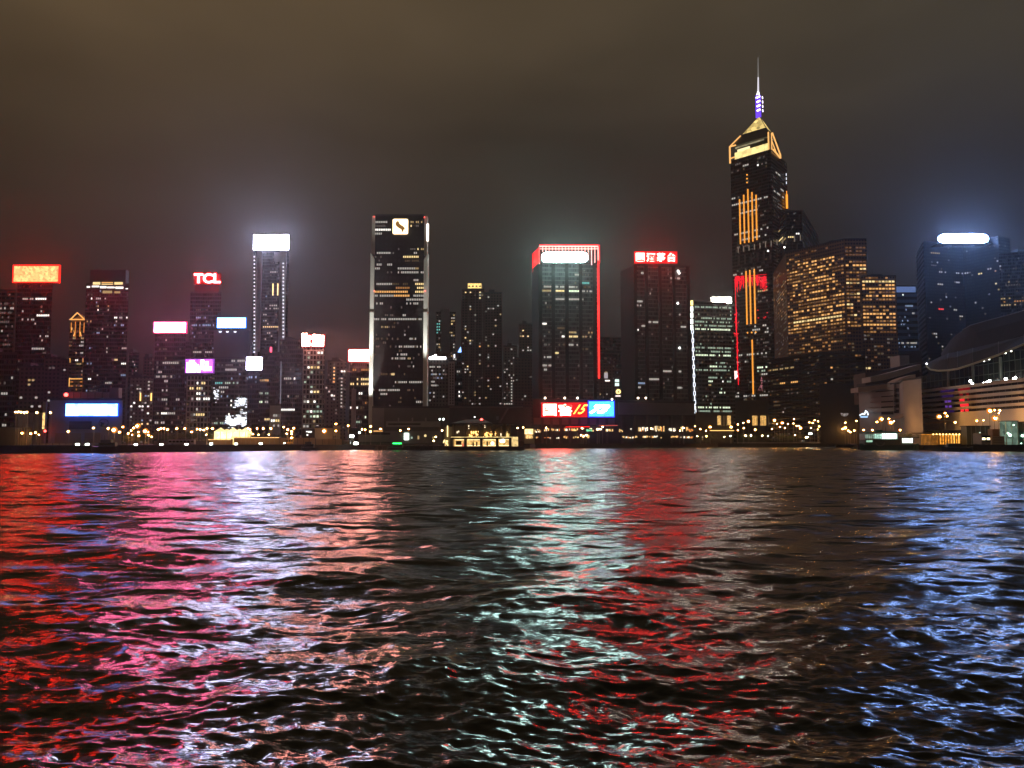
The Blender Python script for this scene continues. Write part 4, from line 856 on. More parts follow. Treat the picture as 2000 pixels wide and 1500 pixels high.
# red sign's reflection in the glass, painted as glowing strings
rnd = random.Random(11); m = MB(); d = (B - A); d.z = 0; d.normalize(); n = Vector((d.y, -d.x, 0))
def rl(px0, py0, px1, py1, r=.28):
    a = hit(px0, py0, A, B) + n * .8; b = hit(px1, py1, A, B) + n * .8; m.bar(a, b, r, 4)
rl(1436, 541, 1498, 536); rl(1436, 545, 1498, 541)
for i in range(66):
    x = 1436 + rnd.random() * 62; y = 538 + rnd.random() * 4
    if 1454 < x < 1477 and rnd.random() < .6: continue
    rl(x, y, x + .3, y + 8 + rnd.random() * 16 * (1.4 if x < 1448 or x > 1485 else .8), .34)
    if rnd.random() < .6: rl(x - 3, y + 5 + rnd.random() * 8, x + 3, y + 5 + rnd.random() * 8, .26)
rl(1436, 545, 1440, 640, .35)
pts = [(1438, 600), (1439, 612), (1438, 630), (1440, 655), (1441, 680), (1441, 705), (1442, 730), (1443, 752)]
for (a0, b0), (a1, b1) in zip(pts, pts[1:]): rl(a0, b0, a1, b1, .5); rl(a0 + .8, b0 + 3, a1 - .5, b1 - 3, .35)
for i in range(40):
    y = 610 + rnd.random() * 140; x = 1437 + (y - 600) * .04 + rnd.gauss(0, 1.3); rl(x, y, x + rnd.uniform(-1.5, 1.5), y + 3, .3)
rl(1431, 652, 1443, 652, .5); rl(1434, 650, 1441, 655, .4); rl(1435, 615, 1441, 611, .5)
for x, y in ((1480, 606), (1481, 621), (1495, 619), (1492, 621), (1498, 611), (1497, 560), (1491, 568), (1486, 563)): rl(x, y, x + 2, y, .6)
m.build('red_sign_reflection', em('reflection_red', (1, .015, .03), 1.25), t.root)
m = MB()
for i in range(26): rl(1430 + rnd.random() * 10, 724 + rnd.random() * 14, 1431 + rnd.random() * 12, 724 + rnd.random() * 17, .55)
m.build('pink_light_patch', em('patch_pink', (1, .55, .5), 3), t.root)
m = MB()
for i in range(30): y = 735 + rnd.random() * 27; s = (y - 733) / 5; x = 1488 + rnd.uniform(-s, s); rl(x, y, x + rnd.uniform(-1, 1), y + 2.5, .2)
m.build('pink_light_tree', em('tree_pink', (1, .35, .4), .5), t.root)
# golden crown: frame, with gallery and pyramid floodlight put in as emission
zg = t.z1
CG = em('crown_gold_floodlit', (1, .78, .30), 1.3, True, (.16, .65, 1.2)); CG2 = em('crown_gold_dim', (.9, .78, .45), .35, False, (.2, .6, 1.3)); FRM = em('crown_frame_light', (1, .50, .15), 1.25)
CGL = pbr('crown_glass', (.05, .05, .035), .3)
def slabf(px0, px1, y0, y1, fac=(A, B), out=.2, z=None):
    a = hit(px0, 300, *fac); b = hit(px1, 300, *fac); return a, b
L = (B - A).length
MB().slab(A, B, zg, zg + 8.5, -1.5, 6, 5, L - .5).build('gallery', CG, t.root)
MB().slab(A, B, zg + 8.5, zg + 12.5, -4, 12, 7, L * .48).build('gallery_band', em('crown_pale', (1, .86, .45), 1.3), t.root)
MB().slab(A, B, zg + 8.6, zg + 14.5, -5, 14, 6, L - 2).build('upper_gallery', CGL, t.root)
MB().slab(A, B, zg + 14.5, zg + 16, -4, 14, 4, L - .5).build('upper_ledge', CG2, t.root)
MB().slab(C2, D2, zg - 1, zg + 15, -2, 8, 1, (D2 - C2).length * .5).build('side_gallery', CGL, t.root)
zs = zg + 17
def on(s_, z_, o=.6): q = A + d * s_; return Vector((q.x, q.y, z_)) + n * o
apex = P(1483, 226, 925); apex = Vector((apex.x, 925, apex.z))
dd = (D2 - C2); dd.z = 0; Ld = dd.length; dd.normalize()
f = C2 + dd * Ld * .56 + Vector((0, -1.5, 0)); e = Vector((C2.x, C2.y - 1, 0))
base = [Vector((p.x, p.y, zs)) for p in (A + d * 1.5 + Vector((0, 2, 0)), C2 + Vector((0, 1, 0)), f + Vector((0, 3, 0)), Vector((A.x + 22, f.y + 30, 0)))]
def lerp(p, q, f): return p + (q - p) * f
m = MB(); m.bar(on(0, zg - 3), on(0, zs), 1.0).bar(on(0, zs), on(8, zs - .5), .9).bar(on(0, zg + 2.5), on(6, zg + 3), .8).bar(on(0, zs), lerp(base[0], apex, .36) + n * .6, .8)
m.bar((e.x - 3, e.y, zg), (e.x - 3, e.y, zs + 3), .8).bar((e.x + .6, e.y, zg), (e.x + .6, e.y, zs + 2), .6)
m.bar((e.x + 1.5, e.y, zs + 2), (f.x, f.y, zg + 2), .9).bar((e.x + 2, e.y, zg), (f.x, f.y, zg - 1.5), .9).bar((e.x + 1, e.y, zg + 9), (f.x - 3, f.y, zg), .6).bar((f.x, f.y, zg + 2), (f.x, f.y, zg - 2), .9)
m.build('crown_frame', FRM, t.root)
f0 = .40; midp = [lerp(p, apex, f0) for p in base]; top_ = [lerp(p, apex, .93) for p in base]
m = MB(); m.add(base + midp, [(i, (i + 1) % 4, 4 + (i + 1) % 4, 4 + i) for i in range(4)] + [(3, 2, 1, 0)]); m.build('lower_slope', CGL, t.root)
m = MB(); m.add(midp + top_, [(i, (i + 1) % 4, 4 + (i + 1) % 4, 4 + i) for i in range(4)] + [(4, 5, 6, 7)]); m.build('pyramid', em('pyramid_gold', (1, .72, .24), 1.0, True, (.22, .2, 1.6)), t.root)
m = MB()
for i in range(4): m.bar(base[i], apex, .4)
m.build('pyramid_rib', pbr('rib_dark', (.08, .06, .04), .5), t.root)
VI = em('violet_light', (.14, .05, .9), 1.7); VW = em('violet_white', (.85, .75, 1), 4)
zb_ = apex.z - 2; zt_ = P(1483, 187, 925).z
m = MB().bar((apex.x - 1, 925, zb_), (apex.x - 1, 925, zt_), 3.1, 10, 2.9); m.build('mast_base', VI, t.root)
for i in range(4):
    z = P(1483, 217.5 - i * 8.5, 925).z; m = MB()
    m.bar((apex.x - 3.5, 921.6, z - .8), (apex.x, 921.6, z + .9), 1.0, 8); m.build('mast_ring_light', VW, t.root); MB().bar((apex.x + 3.6, 923, z - 1.4), (apex.x + 3.4, 923, z + 1.4), .5).build('mast_side_light', VW, t.root)
MB().bar((apex.x - 1.2, 925, zt_ - 3), (apex.x - .7, 925, zt_ + 5), 3.0, 10, 1.0).build('mast_collar', em('mast_white', (.95, .92, 1), 2.6), t.root)
zq = P(1483, 112, 925).z
MB().bar((apex.x - .7, 925, zt_ + 4), (apex.x - .3, 925, zt_ + 22), 1.1, 8, .75).build('mast_lower', em('mast_glow1', (.9, .85, .95), 1.0), t.root)
MB().bar((apex.x - .3, 925, zt_ + 22), (apex.x, 925, zq), .75, 8, .3).build('mast', em('mast_glow2', (.8, .75, .7), .28), t.root)
t = Tower('lobby_block', 'podium with three tall warm lit window bays under the spired tower', 'building', [(1434, 790), (1508, 790)], 785, DARKC, 30, roofbits=False)
for x0, x1 in ((1469, 1479), (1485, 1496), (1501, 1506)):
    t.panel('lit_bay', x0, 812, x1, 831, em('bay_gold', (1, .55, .15), 1.0, True, (1.1, .45, 1.4)), out=.6)
    for k in range(3): xx = x0 + (x1 - x0) * k / 3 + 1; t.panel('mullion', xx, 813, xx + .8, 831, DARKC, out=.9)
for x in (1462, 1480.5, 1497): t.panel('column', x, 808, x + 3.5, 846, pbr('podium_column', (.10, .08, .075), .8), out=1.5)
t.done()

# ---- dark faceted tower and its glass neighbour
t = Tower('faceted_tower', 'dark faceted tower with a few yellow lit floors right of the spired tower', 'tower', [(1500, 960), (1536, 880), (1566, 880)], 413, FA, 26, fh=3.7, bay=2.2, ref=1)
t.lit('455:1516-1524:.9y 459:1512-1522:.6y 472:1508-1530:.9Y 478:1508-1520:.7y 466:1526-1535:.9y', fac=0, p=.04, cols='dk')
t.lit('466:1536-1549:.9Y 459:1554-1562:.9W 452:1530-1535:.3d', fac=1, p=.03, cols='dk').done()
for px, py in ((1500, 490), (1532, 483)):
    q = P(px, py, 836); MB().ball(q - t.root.location + t.root.location, .8, 8, 5).build('facade_lamp', em('lamp_white_bright', (1, .97, .92), 8), t.root)
t = Tower('striped_tower', 'blue grey striped glass tower rising behind the dark faceted tower', 'tower', [(1567, 1040), (1597, 1180)], 410, facade('blue_stripes', (.05, .06, .11), (.16, .18, .26), fh=9, bay=40, ff=.45, fv=.02), 30, roofbits=False, ref=0); t.done()

# ---- golden lit hotel
GH = facade('hotel_brown', (.014, .011, .009), (.30, .17, .09), fh=3.3, bay=2.6, ff=.5, fv=.35, rough=.35)
t = Tower('golden_hotel', 'broad stepped hotel with rows of golden lit windows', 'tower', [(1508, 900), (1534, 800), (1648, 745), (1692, 745)], 468, GH, 40, fh=3.3, bay=3.2, ww=.74, wh=.5, ref=2)
a = P(1632, 462, 750); b = P(1690, 462, 750); MB().box(a.x, b.x, 760, 780, t.z1, t.z1 + 3.5).build('roof_plant', ROOF, t.root)
rr = random.Random(21)
for y in range(484, 640, 8):
    if y < 508: pr, cc = .3, 'jh'
    else: pr, cc = (.74 if rr.random() < .7 else .35), 'HHhHY'
    x0 = 1548 + rr.choice((0, 0, 6, 14)); x1 = 1632 - rr.choice((0, 0, 8)) if y < 560 else 1648
    t.lit('%d:%d-%d:%.2f%s' % (y, x0, x1, pr, rr.choice(cc)), fac=1)
    t.lit('%d:1652-1690:%.2f%s' % (y, .7, rr.choice('hHhY') if y > 500 else 'j'), fac=2)
t.lit('610:1590-1648:.8H 618:1548-1640:.8H 625:1548-1648:.85Y 633:1548-1648:.8H 642:1536-1580:.9H 648:1536-1566:.8h', fac=1)
t.lit(fac=1, p=.62, cols='hjjhj', py0=505, py1=650).lit(fac=2, p=.45, cols='hjj', py0=505, py1=640).lit(fac=0, p=.35, cols='jkhdd', py0=530, py1=625)
t.lit(fac=1, p=.34, cols='kjjh', py0=650).lit(fac=0, p=.12, cols='kdD', py0=610).lit(fac=2, p=.16, cols='kjh', py0=640).done()
t = Tower('hotel_wing', 'lower right wing of the golden lit hotel with even rows of gold windows', 'tower', [(1680, 738), (1750, 738)], 540, GH, 34, fh=3.3, bay=3.0, ww=.74, wh=.5)
for i, y in enumerate(range(548, 652, 8)):
    t.lit('%d:1682-1750:%.2f%s' % (y, (.95, .5, .97, .75, .8, .7, .6, .55, .9, .6, .3, .75, .4)[i], 'YHHhHhhhHHhHh'[i]))
t.lit(p=.4, cols='jjh', py1=650).lit(p=.18, cols='kjd', py0=655).lit('716:1686-1698:1Y').done()
t = Tower('dark_hotel', 'long dark lower block with slanting strips of light under the golden hotel', 'building', [(1498, 790), (1600, 720), (1690, 712)], 690, facade('dark_bands', (.010, .009, .009), (.055, .045, .04), fh=3.4, bay=5, ff=.5, fv=.1), 30, roofbits=False, ref=1, fh=3.4, bay=2.6)
t.lit('722:1500-1570:.5y 748:1525-1533:.9O 744:1540-1560:.9O 753:1510-1524:.5k 769:1500-1590:.1d 795:1510-1525:.6k 799:1530-1545:.5y 806:1528-1536:.7w', fac=0, p=.09, cols='kjd')
t.lit('716:1610-1628:.7O 738:1622-1636:.7w 753:1590-1610:.8W 771:1612-1634:.7y 798:1592-1630:1y 802:1606-1625:.7Y', fac=1, p=.12, cols='kjjh').done()
t = Tower('dark_hotel', 'near black block left of the pale terraced block', 'building', [(1600, 640), (1680, 640)], 752, DARKC, 26, roofbits=False)
rt = root('small_sign', (P(1651, 810, 638).x, 638, P(1651, 813, 638).z), 'small dim white lettering on the near black block', 'sign')
m = MB()
for x0, x1, y0, y1 in ((1643, 1647, 807, 808), (1645, 1646, 808, 812), (1648.5, 1649.5, 808, 813), (1650, 1651, 807, 813), (1651, 1653, 809, 810), (1653, 1654, 807, 813), (1655, 1658, 807.5, 808.5), (1656, 1657, 808, 811)):
    a = P(x0, y0, 638); b = P(x1, y1, 638); m.box(a.x, b.x, 638.9, 639.3, b.z, a.z)
m.build('letters', em('dim_letters', (1, .9, .85), .35), rt); t.done()

# ---- blue tower, right tower with the blue sign, far right tower
t = Tower('blue_tower', 'blue lit banded tower between the golden hotel and the blue signed tower', 'tower', [(1746, 1000), (1790, 1000)], 559, facade('blue_bands', (.02, .04, .08), (.10, .18, .34), fh=7.5, bay=60, ff=.5, fv=.01), 30, fh=4.6, roofbits=False)
t.panel('lit_top', 1748, 560, 1788, 571, em('blue_top', (.22, .34, .75), .45)); t.lit('573:1763-1765:1W 594:1765-1782:.8b 610:1780-1786:.7w 672:1760-1790:.7w 633:1760-1766:.6b', p=.06, cols='bDb').done()
r_ = facade('dark_tower_right', (.008, .009, .012), (.02, .022, .03), fh=3.5, bay=3, ff=.4, fv=.15, rough=.6)
t = Tower('blue_signed_tower', 'massive dark tower under the blazing blue white oval sign', 'tower', [(1789, 960), (1804, 900), (1880, 915), (1950, 880), (1972, 890)], 472, r_, 36, fh=3.5, bay=2.6, ref=1)
m = MB()
for i in range(34): m.slab(t.c[0], t.c[1], t.z1 - 4 - i * 5.2, t.z1 - 2.2 - i * 5.2, .8, 0, .5, (t.c[1] - t.c[0]).length - 1)
m.build('flank_band', pbr('flank_pale', (.20, .19, .20), .7), t.root)
t.lit('493:1818-1834:.9y 499:1818-1827:.8y 515:1830-1834:1w 521:1816-1830:.5d 529:1832-1848:.9w 534:1868-1880:.7w 550:1869-1873:.9w 557:1832-1840:1w 580:1845-1850:.8w 590:1816-1822:1w 592:1818-1820:1w 605:1832-1842:.8r 605:1862-1868:1w 620:1872-1880:.9w 653:1824-1832:1w 660:1826-1832:.9w 676:1838-1844:1w', fac=1, p=.02, cols='dk')
t.lit('534:1880-1890:.7w 533:1912-1920:1Y 526:1930-1938:1w 531:1940-1948:.9o 510:1944-1952:1w 552:1942-1950:1Y 566:1948-1960:.5y 593:1902-1906:1w 605:1880-1888:1w 620:1878-1888:.7w', fac=2, p=.03, cols='dkd').lit('585:1953-1972:.9o 592:1953-1966:.8y', fac=3, p=.08, cols='kd').done()
Y_ = 884; r_ = root('oval_sign', (P(1881, 478, Y_).x, Y_, P(1881, 478, Y_).z), 'blazing blue white oval sign on the massive dark tower at the right', 'sign')
a = P(1832, 457, Y_); b = P(1931, 475, Y_); pts = []; rr_ = (a.z - b.z) / 2
for cx_, s_ in ((b.x - 9, 1), (a.x + 9, -1)):
    for k in range(11):
        aa = R(-90 + 180 * k / 10) if s_ > 0 else R(90 + 180 * k / 10); pts.append((cx_ + math.cos(aa) * 9, (a.z + b.z) / 2 + math.sin(aa) * rr_))
n_ = len(pts); MB().add([(x, Y_ - .4, z) for x, z in pts] + [(x, Y_ + .4, z) for x, z in pts], [tuple(range(n_ - 1, -1, -1)), tuple(range(n_, 2 * n_))] + [(i, (i + 1) % n_, n_ + (i + 1) % n_, n_ + i) for i in range(n_)]).build('face', em('blue_white_oval', (.28, .46, 1), 151, True), r_)
MB().box(a.x - 1, b.x + 1, Y_ - 4, Y_ + 14, b.z - 1.2, b.z - .5).build('added_light_shield', STEEL, r_)  # tray added to block the sign's light from the wall below
MB().box(a.x - .5, b.x + .5, Y_ + .5, Y_ + 1.3, b.z - .4, a.z + .4).build('backing', STEEL, r_)  # plate added to stop the glow of the face's back
m = MB()
for k in range(5): x = a.x + (b.x - a.x) * (k + .5) / 5; m.bar((x, Y_ + 1, P(1881, 482, Y_).z), (x, Y_ + 1, b.z + 2), .4)
m.build('support', STEEL, r_)
t = Tower('office_tower', 'dark tower with lit curved ledges at the right picture edge', 'tower', [(1950, 860), (2060, 840)], 497, FA, 36, fh=3.5, bay=2.4)
t.lit('556:1960-2000:.5d 583:1944-1972:.9y 590:1944-1966:.8o 597:1944-1975:.9y 590:1978-2000:1o 597:1978-2000:.3y 606:1990-2000:.9y 550:1970-1975:1y 520:1950-1955:1w', p=.06, cols='kdd').done()
t = Tower('faint_tower', 'black building filling the gap below the blue tower', 'building', [(1744, 900), (1800, 880)], 690, DARKC, 20, roofbits=False); t.done()

# ---- pale terraced block beside the exhibition hall
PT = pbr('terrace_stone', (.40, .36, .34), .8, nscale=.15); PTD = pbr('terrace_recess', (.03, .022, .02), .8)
t = Tower('terraced_block', 'pale brown terraced block with stepped dark recesses left of the exhibition hall', 'building', [(1677, 560), (1757, 525), (1764, 500), (1800, 480)], 757, PT, 40, roofbits=False, ref=0)
for i in range(5):
    y = 762 + i * 10.4; xs = 1711 if i == 0 else 1722
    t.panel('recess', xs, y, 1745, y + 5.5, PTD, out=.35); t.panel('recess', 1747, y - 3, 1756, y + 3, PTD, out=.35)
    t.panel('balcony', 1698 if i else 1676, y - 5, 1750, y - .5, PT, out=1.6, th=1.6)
t.done()
m = MB(); r_ = root('stepped_roof', (P(1740, 740, 535).x, 560, P(1740, 757, 535).z), 'dim curved stepped roof storeys rising behind the pale terraced block', 'building')
def ledge(pts, Y0, h, dep):
    """a curved parapet running through pixel points"""
    mm = MB(); q = [P(px, py, Y0 - k * 4) for k, (px, py) in enumerate(pts)]
    vs = []; fs = []
    for p in q: vs += [p, p + Vector((0, dep, 0)), p + Vector((0, dep, -h)), p + Vector((0, 0, -h))]
    for k in range(len(q) - 1):
        for e in range(4): fs.append((k * 4 + e, (k + 1) * 4 + e, (k + 1) * 4 + (e + 1) % 4, k * 4 + (e + 1) % 4))
    fs += [(3, 2, 1, 0), tuple(range(len(vs) - 4, len(vs)))]; return mm.add(vs, fs)
ledge([(1676, 757), (1710, 753), (1745, 748), (1758, 740), (1772, 735), (1788, 731)], 540, 3.0, 12).build('curved_parapet', pbr('parapet_stone', (.42, .33, .29), .8), r_)
ledge([(1700, 736), (1730, 730), (1760, 722), (1798, 711)], 560, 5, 14).build('curved_parapet', PT, r_)
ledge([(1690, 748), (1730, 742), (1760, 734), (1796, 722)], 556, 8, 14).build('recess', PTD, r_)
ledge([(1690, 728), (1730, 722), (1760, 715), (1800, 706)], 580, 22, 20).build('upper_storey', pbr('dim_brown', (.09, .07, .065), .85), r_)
MB().prism([(P(1757, 700, 600).x, 600), (P(1776, 700, 600).x, 600), (P(1774, 700, 600).x, 615), (P(1757, 700, 600).x, 615)], 50, P(1760, 694, 600).z).build('roof_box', pbr('roof_box_grey', (.35, .35, .4), .7), r_)

# ---- exhibition hall
H_ = root('exhibition_hall', (P(1900, 800, 470).x, 470, GZ), 'exhibition hall with long white terraces under dark wing shaped roofs', 'building')
A = P(1760, 765, 545); B = P(2140, 765, 372); A.z = B.z = GZ
BAND = pbr('hall_band', (.78, .72, .70), .75, nscale=.1); DKW = pbr('hall_glass', (.02, .015, .016), .25)
zrow = lambda py, px=1790: hit(px, py, A, B).z
Lh = (B - A).length; HALL = (A.copy(), B.copy())
m = MB().slab(A, B, GZ, zrow(764), -.6, 30); m.build('wall', DKW, H_)
rows = [(763, 768), (772.5, 777.5), (782, 787), (791.5, 796), (801, 805.5), (810, 842)]
for y0, y1 in rows: MB().slab(A, B, zrow(y1), zrow(y0), .9, 1.2, 2, Lh).build('terrace_band', BAND, H_)
MB().slab(A, B, zrow(842), zrow(758), 1.0, 3, 0, 7).build('end_pier', pbr('end_pier_stone', (.24, .21, .20), .85), H_)
m = MB()
for s_ in np.arange(9, Lh, 5.2): m.slab(A, B, zrow(808), zrow(764), -.5, .7, s_, s_ + .25)
m.build('glazing_bar', pbr('bar_grey', (.12, .10, .10), .6), H_)
def hp(px0, py0, px1, py1, mt, name='window', out=-.35):  # the red and purple panes are painted neon reflections, not windows
    a = hit(px0, py0, A, B); b = hit(px1, py1, A, B); dd_ = (b - a); dd_.z = 0; dd_.normalize(); nn_ = Vector((dd_.y, -dd_.x, 0)); a += nn_ * out; b += nn_ * out
    q = [a, b, b - nn_ * .2, a - nn_ * .2]; return MB().prism([(v.x, v.y) for v in q], min(a.z, b.z), max(a.z, b.z)).build(name, mt, H_)
RED_REFL = em('red_reflection', (1, .02, .03), 1.3); PURPLE_REFL = em('purple_reflection', (.30, .10, .8), .42); RD = em('red_reflection_dim', (1, .03, .05), .22); PD = em('purple_reflection_dim', (.2, .06, .6), .10)  # neon reflections in the hall glass, painted as glowing panes
for x0, x1, y, mt in ((1873, 1879, 768.6, RD), (1886, 1891, 768, RD), (1873, 1882, 779.2, RED_REFL), (1888, 1891, 777.8, RD), (1874, 1890, 789.2, RED_REFL), (1875, 1881, 799.5, RED_REFL), (1884, 1890, 799.3, RED_REFL), (1870, 1893, 759, RD),
                      (1844, 1848, 782.5, PURPLE_REFL), (1850, 1856, 782, PURPLE_REFL), (1845, 1849, 792.3, PURPLE_REFL), (1852, 1857, 792, PURPLE_REFL), (1838, 1860, 772, PD), (1836, 1862, 762.5, PD), (1848, 1862, 801, PD)):
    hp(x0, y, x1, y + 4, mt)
# set-back glass storey with green tinted light, columns, floodlights
A2 = A + Vector((8, 14, 0)); B2 = B + Vector((14, 14, 0))
ztop = zrow(764); GLS = facade('hall_green_glass', (.02, .026, .018), (.09, .10, .07), fh=6, bay=4.5, ff=.08, fv=.1)
def glass(s0, s1, hh):
    d_ = (B2 - A2).normalized(); n_ = Vector((d_.y, -d_.x, 0)); a = A2 + d_ * s0; b = A2 + d_ * s1; q = [a, b, b - n_ * 18, a - n_ * 18]; L_ = s1 - s0
    vs = [(p.x, p.y, ztop) for p in q] + [(p.x, p.y, ztop + hh) for p in q]
    mesh_obj('glass_storey', vs, [(0, 1, 5, 4), (1, 2, 6, 5), (2, 3, 7, 6), (3, 0, 4, 7), (4, 5, 6, 7)], GLS, H_, [(0, 0), (L_, 0), (L_, hh), (0, hh)] * 5)
glass(10, 45, 10.5); glass(45.1, 90, 13.5); glass(90.1, Lh, 17)
for s_, in ((9,), (46,), (70,), (95,), (124,), (150,)):
    q = A2 + (B2 - A2).normalized() * s_; MB().bar((q.x, q.y - 7, ztop - .5), (q.x, q.y - 7, ztop + (9 if s_ < 10 else 15)), .75, 10).build('column', pbr('hall_column', (.40, .42, .34), .6), H_)
hp(1785, 742, 1815, 760, pbr('pale_green_wall', (.22, .25, .21), .7), 'low_wall', -12)
# wing roofs
def shell(name, fr, bk, Yf, Yb, th, mat):
    vs = []; fs = []; n = len(fr)
    for k in range(n):
        f_ = k / (n - 1); yf = Yf[0] + (Yf[1] - Yf[0]) * f_; yb = Yb[0] + (Yb[1] - Yb[0]) * f_
        p = P(*fr[k], yf); q = P(*bk[k], yb); mid_ = (p + q) / 2 + Vector((0, 0, 1.5))
        vs += [p, mid_, q, q - Vector((0, 0, th)), mid_ - Vector((0, 0, th)), p - Vector((0, 0, th * .6))]
    for k in range(n - 1):
        for e in range(6): fs.append((k * 6 + e, k * 6 + (e + 1) % 6, (k + 1) * 6 + (e + 1) % 6, (k + 1) * 6 + e))
    fs += [(0, 5, 4, 3, 2, 1), tuple(range(len(vs) - 6, len(vs)))]
    return MB().add(vs, fs).build(name, mat, H_, smooth=False)
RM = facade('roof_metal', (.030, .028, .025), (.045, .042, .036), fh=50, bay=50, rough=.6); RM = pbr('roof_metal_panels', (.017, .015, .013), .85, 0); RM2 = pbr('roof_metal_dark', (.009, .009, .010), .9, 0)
fr = [(1809, 714), (1818, 720), (1832, 722), (1850, 721.5), (1870, 718.5), (1900, 709), (1950, 691), (2000, 670), (2060, 642), (2140, 600)]
bk = [(1812, 711), (1824, 703), (1838, 696), (1852, 690), (1870, 687), (1900, 680), (1950, 668), (2000, 654), (2060, 635), (2140, 605)]
shell('roof', fr, bk, (500, 385), (535, 420), 1.2, RM)
bk2 = [(1838, 691), (1848, 676), (1856, 665), (1866, 655), (1880, 645), (1895, 636), (1930, 626), (1965, 617), (2000, 607), (2080, 590)]
fr2 = [(1840, 697), (1850, 692), (1862, 689), (1876, 686), (1895, 682), (1920, 676), (1950, 668), (1975, 661), (2010, 651), (2090, 628)]
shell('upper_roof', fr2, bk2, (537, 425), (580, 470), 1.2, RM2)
m = MB()
for k in range(3, 9):
    p_ = P(*fr[k], 500 - 115 * k / 9); q_ = P(*bk[k], 535 - 115 * k / 9); mm_ = (p_ + q_) / 2 + Vector((0, 0, 1.7)); m.bar(p_ + Vector((0, 0, .2)), mm_, .16, 4).bar(mm_, q_ + Vector((0, 0, .2)), .16, 4)
    p2 = P(*fr[k + 1], 500 - 115 * (k + 1) / 9); q2 = P(*bk[k + 1], 535 - 115 * (k + 1) / 9); mm2 = (p2 + q2) / 2 + Vector((0, 0, 1.7)); m.bar(mm_, mm2, .16, 4)
m.build('roof_seam', pbr('seam_grey', (.10, .095, .08), .6), H_)
m = MB(); qs = [P(px, py + 2.0, 499.6 - 115 * k / 9) for k, (px, py) in enumerate(fr)]
for a_, b_ in zip(qs, qs[1:]): m.bar(a_, b_, .55, 6)
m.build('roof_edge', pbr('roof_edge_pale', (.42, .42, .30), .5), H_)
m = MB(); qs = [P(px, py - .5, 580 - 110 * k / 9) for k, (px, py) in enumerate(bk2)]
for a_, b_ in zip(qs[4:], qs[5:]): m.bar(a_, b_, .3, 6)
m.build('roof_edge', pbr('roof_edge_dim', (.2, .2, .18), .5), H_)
def spotlamp(label, px, py, Y, s, mt, name='floodlight', grp=None, aim=None, cat='floodlight'):
    q = P(px, py, Y); r = root(name, (q.x, Y, q.z - s * 1.6), label, cat, grp)
    MB().box(q.x - s * .9, q.x + s * .9, Y + .1, Y + s * .8, q.z - s * .7, q.z + s * .7).bar((q.x, Y + s * .4, q.z - s * 1.6), (q.x, Y + s * .4, q.z - s * .6), s * .12).build('housing', STEEL, r)
    MB().ball((q.x, Y, q.z), s * .8, 10, 6).build('lens', mt, r); return r
FLW = em('hall_flood', (.95, 1, .92), 34, True)
pos = [(1895, 744), (1899, 750), (1921, 749), (1928, 747), (1933, 744), (1964, 740), (1968, 744), (1976, 745), (1980, 740), (1983, 738)]
for i, (px, py) in enumerate(pos):
    spotlamp('%s white floodlight from the left on the upper terrace under the wing roof' % ('first second third fourth fifth sixth seventh eighth ninth tenth'.split()[i]), px, py, hit(px, py, A, B).y + 4, .85, FLW, grp='floodlights under the wing roof')
for px, py in ((1810, 710.5),): spotlamp('small white lamp at the pointed tip of the wing roof', px, py, 498, .6, em('tip_lamp', (1, 1, .95), 12), name='tip_lamp', cat='lamp')
for px, py in ((1915, 706), (1922, 705.5), (1932, 702), (1964, 690), (1975, 686)):
    f_ = 7 * (px - 1809) / 191 / 9; q = P(px, py - .5, 498 - 115 * min(1, (px - 1780) / 330)); MB().ball(q, .45, 8, 5).build('edge_lamp', em('edge_lamp', (1, 1, .85), 6), H_)
# lower canopy arcs and shop level on the quay side
ledge([(1758, 816), (1775, 807), (1795, 808), (1825, 814), (1850, 818), (1880, 818)], 505, .5, 12).build('canopy', pbr('canopy_brown', (.30, .22, .17), .7), H_)
ledge([(1785, 832), (1815, 826), (1850, 822), (1890, 823)], 495, .5, 10).build('canopy', pbr('canopy_brown', (.30, .22, .17), .7), H_)
MB().slab(A + Vector((0, -12, 0)), B + Vector((0, -6, 0)), GZ, zrow(836), 0, 10, 0, Lh).build('lower_storey', pbr('lower_storey', (.12, .095, .085), .8), H_)
for i, s_ in enumerate(np.arange(14, Lh - 4, 7.5)): MB().slab(A + Vector((0, -12, 0)), B + Vector((0, -6, 0)), GZ + 1, zrow(841) - 1.2 - (i % 3) * .5, .12, 0, s_, s_ + (4.5 if i % 2 else 2.6)).build('opening', PTD, H_)
# logo sign on the terraced block
r_ = root('logo_sign', (P(1687, 812, 548).x, 548, P(1687, 817, 548).z), 'small white and blue lit logo on the pale terraced block', 'sign')
m = MB(); Yl = 547
def seg(x0, y0, x1, y1, r=.4): m.bar(P(x0, y0, Yl), P(x1, y1, Yl), r)
seg(1679, 811, 1686, 807.5); seg(1686, 807.5, 1688, 810); seg(1688, 810, 1691, 803); seg(1690, 802, 1694, 805); seg(1694, 805, 1695.5, 811)
m.build('logo_lines', em('logo_white', (.75, .88, 1), 2.2), r_)
a = P(1681, 812.5, Yl); b = P(1695, 815.8, Yl); MB().box(a.x, b.x, Yl, Yl + .5, b.z, a.z).build('caption_bar', em('logo_blue', (.35, .6, .9), 1.3), r_)
